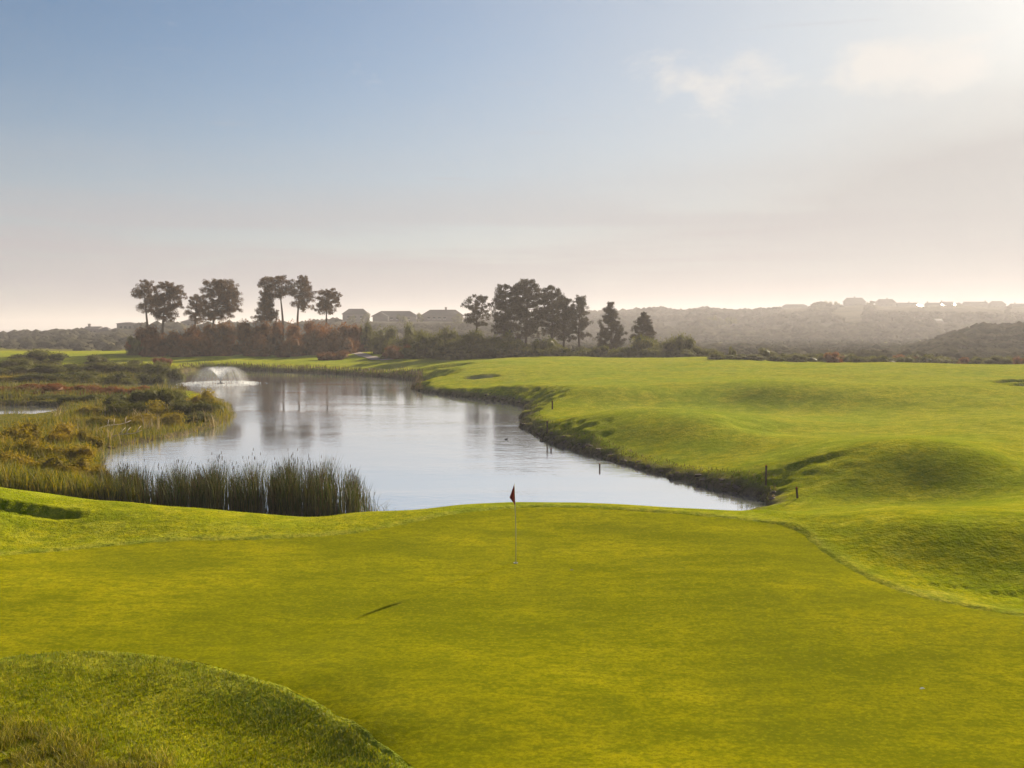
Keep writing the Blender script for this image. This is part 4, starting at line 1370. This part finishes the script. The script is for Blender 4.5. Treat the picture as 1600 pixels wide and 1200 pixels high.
# ------------------------------------------------------------------ houses on the hills
def house(px0, px1, py_ridge, py_eave, py_base, D, label, style='hip', chim=(), glint=None, zbase=None, depth=None, rz=0.0, win=3):
    mpp = D / F
    w = (px1 - px0) * mpp
    dp = depth or min(w, 10.0)
    x = ((px0 + px1) / 2 - 800) * mpp
    zb = CAMZ + (HOR - py_base) * mpp - 1.5
    he = CAMZ + (HOR - py_eave) * mpp - zb
    hr = CAMZ + (HOR - py_ridge) * mpp - zb
    root = empty('house', (x, D, zb), rz)
    put(root, label, 'house', 'houses on the hills')
    g = Geo()
    g.box((0, 0, he / 2), (w * 0.92, dp * 0.92, he))
    put(link('wall', g.mesh('house_wall', M['wall'])), parent=root)
    g = Geo()
    hw, hd = w / 2, dp / 2
    ins = hd * 0.85 if style == 'hip' else 0.0
    ins = min(ins, hw * 0.8)
    ov = 0.14
    b = [(-hw, -hd, he), (hw, -hd, he), (hw, hd, he), (-hw, hd, he), (-hw, -hd, he - ov), (hw, -hd, he - ov), (hw, hd, he - ov), (-hw, hd, he - ov), (-hw + ins, 0, hr), (hw - ins, 0, hr)]
    g.add(b, t=[(0, 8, 3), (1, 2, 9)], q=[(0, 1, 9, 8), (2, 3, 8, 9), (4, 7, 6, 5), (0, 4, 5, 1), (1, 5, 6, 2), (2, 6, 7, 3), (3, 7, 4, 0)])
    rf = put(link('roof', g.mesh('house_roof', M['roof'])), parent=root)
    for c in chim:
        g = Geo()
        g.box(((c - (px0 + px1) / 2) * mpp, 0, hr + 0.35), (1.3, 1.3, 2.6))
        g.box(((c - (px0 + px1) / 2) * mpp, 0, hr + 1.55), (1.6, 1.6, 0.25))
        ch = link('chimney', g.mesh('house_chimney', M['wall']))
        put(ch, parent=rf)
    if win > 4:
        # lower side wing with its own small hipped roof
        sx = 1 if px0 > 620 else -1
        g = Geo()
        ww, wd = w * 0.34, dp * 0.5
        ox, oy = sx * w * 0.26, -dp * 0.5 - wd * 0.5
        g.box((ox, oy + 0.3, he * 0.45), (ww * 0.9, wd, he * 0.9))
        wg = put(link('wing', g.mesh('house_wing', M['wall'])), parent=root)
        g = Geo()
        a_, c_, e_ = ww / 2, he * 0.9, he * 0.9 + (hr - he) * 0.75
        b = [(ox - a_, oy - wd * 0.55, c_), (ox + a_, oy - wd * 0.55, c_), (ox + a_, oy + wd * 0.6, c_), (ox - a_, oy + wd * 0.6, c_), (ox, oy - wd * 0.1, e_), (ox, oy + wd * 0.9, e_)]
        g.add(b, t=[(0, 1, 4)], q=[(1, 2, 5, 4), (3, 0, 4, 5), (0, 3, 2, 1)])
        put(link('wing_roof', g.mesh('house_wing_roof', M['roof'])), parent=wg)
    for k in range(win):
        g = Geo()
        wx = (-0.36 + 0.72 * (k + 0.5) / win) * w
        g.box((wx, -dp * 0.46 - 0.03, he * 0.62), (min(1.6, w * 0.12), 0.12, min(1.5, he * 0.3)))
        wn = put(link('window', g.mesh('house_window', M['glass'])), parent=root)
        g = Geo()
        g.box((wx, -dp * 0.46 - 0.08, he * 0.62 - min(1.5, he * 0.3) * 0.58), (min(1.6, w * 0.12) * 1.2, 0.25, 0.12))
        put(link('sill', g.mesh('window_sill', M['white'])), parent=wn)
    if glint:
        # a bright sheet roof pane tilted so that the low sun glances off it
        gx_, gy_, gw, gh = glint
        p = at_d(gx_, gy_, D - dp * 0.5 - 1.0)
        nrm = (SUN_DIR - Vector((p[0], p[1], p[2] - CAMZ)).normalized()).normalized()
        ax = nrm.cross(Vector((0, 0, 1))).normalized()
        ay = ax.cross(nrm).normalized()
        c = Vector(p) - Vector((x, D, zb))
        q = []
        for off in (0.0, -0.10):
            for sx, sy in ((-1, -1), (1, -1), (1, 1), (-1, 1)):
                q.append(c + ax * sx * gw * mpp / 2 + ay * sy * gh * mpp / 2 + nrm * off)
        g = Geo()
        g.add([v[:] for v in q], q=[(0, 1, 2, 3), (7, 6, 5, 4), (0, 4, 5, 1), (1, 5, 6, 2), (2, 6, 7, 3), (3, 7, 4, 0)])
        put(link('roof_sheet', g.mesh('roof_sheet', M['panel'])), parent=root)
        # the pitched porch wall that carries it
        g = Geo()
        lo = [Vector((v.x, v.y, c.z - gh * mpp * 0.9 - 1.2)) for v in q[4:]]
        g.add([v[:] for v in lo] + [(v + nrm * -0.05)[:] for v in q[4:]], q=[(0, 1, 5, 4), (1, 2, 6, 5), (2, 3, 7, 6), (3, 0, 4, 7), (0, 3, 2, 1)])
        put(link('porch', g.mesh('house_porch', M['wall'])), parent=root)
    return root


for a in (
    (1221, 1260, 475.5, 479, 484, 1291, 'wide low house on the skyline above the open hillside'),
    (1316, 1350, 465.5, 472, 482, 1288, 'hipped house with one central chimney, highest on the skyline', 'hip', (1333,), (1326, 494.5, 9, 4)),
    (1366, 1397, 467.5, 473, 482, 1288, 'hipped house with central chimney right of the highest one', 'hip', (1384,)),
    (1399, 1433, 473, 477, 483, 1290, 'long-ridged house with one chimney in the middle of the skyline row', 'gable', (1418,), (1437, 477, 13, 4)),
    (1444, 1466, 473, 477, 484, 1288, 'narrow house with a chimney at its left end', 'gable', (1447,)),
    (1467, 1486, 471.5, 476, 484, 1292, 'narrow skyline house with white sheet roof in front', 'gable', (1469,), (1476, 476.5, 15, 5)),
    (1488, 1502, 473, 477, 484, 1288, 'small house with a bright sheet roof between two long houses', 'hip', (), (1494, 477, 8, 5)),
    (1503, 1540, 471.5, 476, 484, 1292, 'long straight-ridged house near the right end of the skyline', 'gable', (1537,), (1505, 477.5, 6, 5)),
    (1542, 1568, 470.5, 476, 484, 1288, 'hipped house with a peaked roof second from the right end', 'hip', ()),
    (1576, 1612, 474.5, 478, 485, 1290, 'long low house at the right end of the skyline', 'gable', (1583,)),
    (1278, 1296, 500, 503, 508, 1090, 'small hillside house low on the slope with a bright roof', 'gable', (), (1287, 503, 7, 3.5)),
    (1298, 1313, 484, 487, 492, 1210, 'small hillside house just below the skyline with a bright roof', 'gable', (), (1305, 487, 8, 3)),
    (1034, 1058, 499, 502, 509, 960, 'pale house low on the far slope right of the rightmost pine', 'hip', ()),
    (1122, 1140, 502, 505, 510, 950, 'pale house half hidden in the middle of the hillside', 'hip', ()),
    (1200, 1222, 505, 508, 513, 930, 'pale house on the lower slope below the wide low one', 'gable', ()),
    (1458, 1476, 498, 501, 508, 900, 'pinkish house on the slope above the nearer spur', 'gable', ()),
    (536, 578, 482.5, 491, 499, 640, 'two-storey house rising just right of the left pine group', 'hip', ()),
    (582, 655, 486, 494.5, 499, 636, 'very wide hipped house behind the olive bushes', 'hip', (), None, None, 14.0, 0.0, 6),
    (658, 726, 484, 493.5, 499, 632, 'wide hipped house just left of the central grove', 'hip', (697,), None, None, 14.0, 0.0, 6),
    (136, 160, 510, 514, 522, 612, 'dark gabled house with a chimney on the left headland', 'gable', (141,)),
    (157, 176, 511, 516, 523, 608, 'small gabled house beside the chimneyed one on the headland', 'hip', ()),
    (187, 216, 503.5, 505.5, 518, 606, 'boxy flat-topped house at the end of the left headland', 'hip', ()),
    (286, 312, 499, 503, 512, 604, 'small house seen between the trunks of the left pines', 'hip', ()),
):
    house(*a)

# a few round skyline trees among the houses
for px, pt, w, D, label in ((1276, 471, 13, 1292, 'round tree on the skyline right of the wide low house'), (1293, 469, 14, 1292, 'larger round tree left of the highest house'), (1305, 470, 11, 1292, 'round tree touching the highest house'),
                            (1357, 470, 12, 1292, 'round tree between the two hipped chimney houses'), (571, 487, 16, 622, 'low tree against the right end of the two-storey house'), (628, 490, 20, 618, 'low tree standing before the very wide hipped house'), (656, 488, 15, 620, 'low tree filling the gap between the two wide houses'), (716, 489, 20, 616, 'low tree between the last wide house and the grove'), (548, 491, 18, 618, 'low tree before the left half of the two-storey house'), (1114, 491, 17, 860, 'pointed tree standing alone on the far hillside'), (1140, 493, 20, 862, 'low round tree beside the pointed one on the far hillside')):
    o = shrub(px, pt, w, D, SHG, label, None, 'hillside_tree')
    zt = CAMZ + (HOR - pt) * D / F
    hgt = w * D / F * (1.5 if px == 1114 else 0.9)
    o.location.z = zt - hgt
    o.scale.z = hgt / max(v.co.z for v in o.data.vertices)
    o['category'] = 'tree'

# ------------------------------------------------------------------ flagstick in the hole
pin = np.array((*gz(806, 877), 0))
pin[2] = float(land(np.array([pin[0]]), np.array([pin[1]]), True)[0][0]) - 0.035
root = empty('flagstick', tuple(pin))
put(root, 'white flagstick with a limp red flag standing in the hole', 'flagstick')
g = Geo()
PH = 2.22
g.tube([(0, 0, -0.12), (0, 0, 0.9), (-0.02, 0, 1.6), (-0.04, 0, PH)], [0.011, 0.010, 0.009, 0.007], 8)
put(link('pole', g.mesh('flag_pole', M['pole'], True)), parent=root)
nu, nv = 14, 12
fv, fq = [], []
for a_ in range(nu):
    s = a_ / (nu - 1)
    for b_ in range(nv):
        q = b_ / (nv - 1)
        top = PH - 0.02
        wdt = 0.02 + 0.13 * min(1.0, q * 1.35) - 0.08 * max(0, q - 0.74) / 0.26
        fv.append((-0.04 + 0.015 * q - s * wdt, 0.05 * math.sin(s * 9 + q * 2.2) * (0.25 + s), top - q * (0.60 - 0.13 * s) - 0.05 * s * (1 - q)))
for a_ in range(nu - 1):
    for b_ in range(nv - 1):
        fq.append((a_ * nv + b_, a_ * nv + b_ + 1, (a_ + 1) * nv + b_ + 1, (a_ + 1) * nv + b_))
g = Geo()
g.add(fv, q=fq)
put(link('flag', g.mesh('flag_cloth', M['red'], True)), parent=root)
g = Geo()
th = np.linspace(0, 2 * math.pi, 25)[:-1]
ring = [(math.cos(q) * rr_, math.sin(q) * rr_, z_) for z_, rr_ in ((0.006, 0.060), (0.008, 0.054), (-0.10, 0.054)) for q in th]
k = 24
g.add(ring, q=[(l * k + q, l * k + (q + 1) % k, (l + 1) * k + (q + 1) % k, (l + 1) * k + q) for l in (0, 1) for q in range(k)])
put(link('cup', g.mesh('hole_cup', M['white'], True)), parent=root)

# small fallen leaf and pale tuft on the green
for px, py, label, mt in ((893, 889, 'small dry leaf lying on the green right of the flagstick', 'straw'), (1441, 1074, 'pale fleck of litter low on the right of the green', 'white')):
    p = np.array((*gz(px, py), 0))
    p[2] = float(land(np.array([p[0]]), np.array([p[1]]), True)[0][0]) - 0.03
    g = Geo()
    v = [(-0.05, 0, 0.004), (-0.02, -0.025, 0.012), (0.02, -0.022, 0.02), (0.055, 0, 0.008), (0.02, 0.024, 0.026), (-0.02, 0.024, 0.02), (0, 0, 0.006)]
    g.add(v, t=[(6, 0, 1), (6, 1, 2), (6, 2, 3), (6, 3, 4), (6, 4, 5), (6, 5, 0)])
    put(link('fallen_leaf', g.mesh('fallen_leaf', M[mt]), tuple(p)), label, 'leaf')


# ------------------------------------------------------------------ hazard stakes round the pond
def stake(px, py_base, hpx, label, water=False, tilt=0.0, lean_x=0.0):
    z = 0.6
    for _ in range(8):
        p = at_z(px, py_base, z)
        z = 0.0 if water else float(ground_z(p[0], p[1])[0])
    h = hpx * p[1] / F
    s = 0.036 * max(1.0, p[1] / 60)
    root = empty('hazard_stake', (p[0], p[1], p[2]), 0.3)
    root.rotation_euler = (0.0, tilt, 0.3)
    put(root, label, 'stake', 'stakes marking the pond edge')
    g = Geo()
    g.box((0, 0, h * 0.45 - 0.25), (s * 2, s * 2, h * 0.9 + 0.5))
    put(link('post', g.mesh('stake_post', M['wood'])), parent=root)
    g = Geo()
    q = s * 1.02
    b = [(-q, -q, h * 0.9), (q, -q, h * 0.9), (q, q, h * 0.9), (-q, q, h * 0.9), (0, 0, h)]
    g.add(b, t=[(0, 1, 4), (1, 2, 4), (2, 3, 4), (3, 0, 4)], q=[(3, 2, 1, 0)])
    put(link('cap', g.mesh('stake_cap', M['red'])), parent=root)


stake(1246, 778, 18, 'nearest dark wooden stake at the right corner of the pond', tilt=-0.12)
stake(1197, 743, 17, 'dark stake on the shaded slope left of the nearest one')
stake(937, 700, 14, 'stake on the grassy bank above the middle of the pond')
stake(937, 733, 9, 'stake added in the water for the reflection of the bank stake', water=True)  # solid stand-in for the mirrored image of the bank stake
stake(861, 705, 5, 'short stub added in the water for a post reflection near the rocky point', water=True)  # solid stub added in place of a mirrored post
stake(855, 668, 11, 'stake on the rise just behind the rocky point')
stake(863, 635, 9, 'farthest stake above the bend of the shore')

# duck on the water
p = at_z(791, 687, 0.0)
root = empty('duck', tuple(p), 0.4)
root.scale = (0.6, 0.6, 0.6)
put(root, 'tiny dark duck floating in the middle of the pond', 'duck')
r_ = np.random.default_rng(3)
g = Geo()
s = np.linspace(0, 1, 9)
g.tube(np.stack((s * 0.5 - 0.25, 0 * s, 0.04 + 0.05 * s * (1 - s) + 0.06 * np.clip(0.2 - s, 0, 1)), -1), 0.09 * np.sin(np.pi * np.clip(s * 0.92 + 0.06, 0, 1)) + 0.005, 8)
g.tube([(0.17, 0, 0.07), (0.24, 0, 0.16), (0.25, 0, 0.22), (0.30, 0, 0.24), (0.38, 0, 0.225)], [0.045, 0.032, 0.042, 0.036, 0.012], 7)
put(link('body', g.mesh('duck_body', M['dark'], True)), parent=root)

# ------------------------------------------------------------------ fountain
fp = at_z(345, 599.5, 0.0)
root = empty('fountain', tuple(fp))
put(root, 'floating fountain throwing a wide white plume of water', 'fountain')
g = Geo()
g.tube([(0, 0, -0.25), (0, 0, 0.02), (0, 0, 0.10), (0, 0, 0.16)], [0.55, 0.60, 0.50, 0.20], 14)
put(link('float', g.mesh('fountain_float', M['dark'], True)), parent=root)
g = Geo()
g.tube([(0, 0, 0.15), (0, 0, 0.40)], [0.10, 0.07], 10)
put(link('nozzle', g.mesh('fountain_nozzle', M['dark'], True)), parent=root)
fr = np.random.default_rng(9)
mpp = fp[1] / F
PKH, RNG_ = 26 * mpp, 47 * mpp           # height and reach of the jets
g = Geo()
for k in range(220):                     # jets
    a = k / 220 * 2 * math.pi + fr.uniform(-0.02, 0.02)
    reach = RNG_ * fr.uniform(0.80, 1.06)
    pk = PKH * fr.uniform(0.90, 1.06)
    s = np.linspace(0, 1, 15)
    rad = reach * s
    z = 0.35 + (pk - 0.35) * 4 * s * (1 - s)
    z = np.maximum(z - 0.35 * s ** 3, 0.0)
    pts = np.stack((np.cos(a) * rad, np.sin(a) * rad, z), -1)
    w = 0.018 + 0.022 * s
    dx = np.array((-math.sin(a), math.cos(a), 0))
    kk = 15
    v = np.concatenate((pts - dx * w[:, None], pts + dx * w[:, None]))
    q = [(i, i + 1, kk + i + 1, kk + i) for i in range(kk - 1)]
    fade = np.tile(np.clip(1.0 - 1.25 * s, 0.30, 1), 2)
    g.add(v, q=q, c=np.stack((fade, fade, fade, np.ones(30)), -1))
put(link('jets', g.mesh('fountain_jets', M['spray'])), parent=root)
n = 7000                                 # drops between and below the jets
a = fr.uniform(0, 2 * math.pi, n)
s = fr.uniform(0.05, 1.0, n) ** 0.8
reach = RNG_ * fr.uniform(0.45, 1.10, n)
pk = PKH * fr.uniform(0.80, 1.04, n)
z = np.maximum(0.35 + (pk - 0.35) * 4 * s * (1 - s) - 0.3 * s ** 3, 0.02)
c = np.stack((np.cos(a) * reach * s, np.sin(a) * reach * s, z), -1) + fr.normal(0, 0.06, (n, 3))
c[:, 2] = np.maximum(c[:, 2], 0.03)
v, t = leaf_tris(fr, c, 0.085, 0.5, 1.5)
g = Geo()
g.add(v, t=t, c=np.array((0.35, 0.35, 0.35, 1)))
o = put(link('droplets', g.mesh('fountain_droplets', M['spray'])), parent=root)
o['kind'] = 'stuff'
n = 2600                                 # churned white water where the plume lands
a = fr.uniform(0, 2 * math.pi, n)
rr_ = RNG_ * (1.0 + fr.normal(0, 0.16, n))
c = np.stack((np.cos(a) * rr_, np.sin(a) * rr_, np.abs(fr.normal(0, 0.10, n)) + 0.02), -1)
v, t = leaf_tris(fr, c, 0.11, 0.9, 0.2)
g = Geo()
g.add(v, t=t, c=np.array((0.9, 0.9, 0.9, 1)))
o = put(link('splash', g.mesh('fountain_splash', M['spray'])), parent=root)
o['kind'] = 'stuff'

# ------------------------------------------------------------------ haze
def build_haze():
    m, t, out = new_mat('haze_air')
    v = t.nodes.new('ShaderNodeVolumePrincipled')
    v.inputs['Color'].default_value = (0.87, 0.82, 0.83, 1)
    v.inputs['Density'].default_value = HAZE_DENSITY
    v.inputs['Anisotropy'].default_value = 0.25
    t.links.new(v.outputs[0], out.inputs['Volume'])
    g = Geo()
    g.box((0, 3000, 24), (16000, 9000, 80))
    o = link('haze', g.mesh('haze', m))
    o.display_type = 'WIRE'
    put(o, 'thin pale morning haze filling the air over the course', None, None, 'stuff')


HAZE_DENSITY = 0.00038
build_haze()
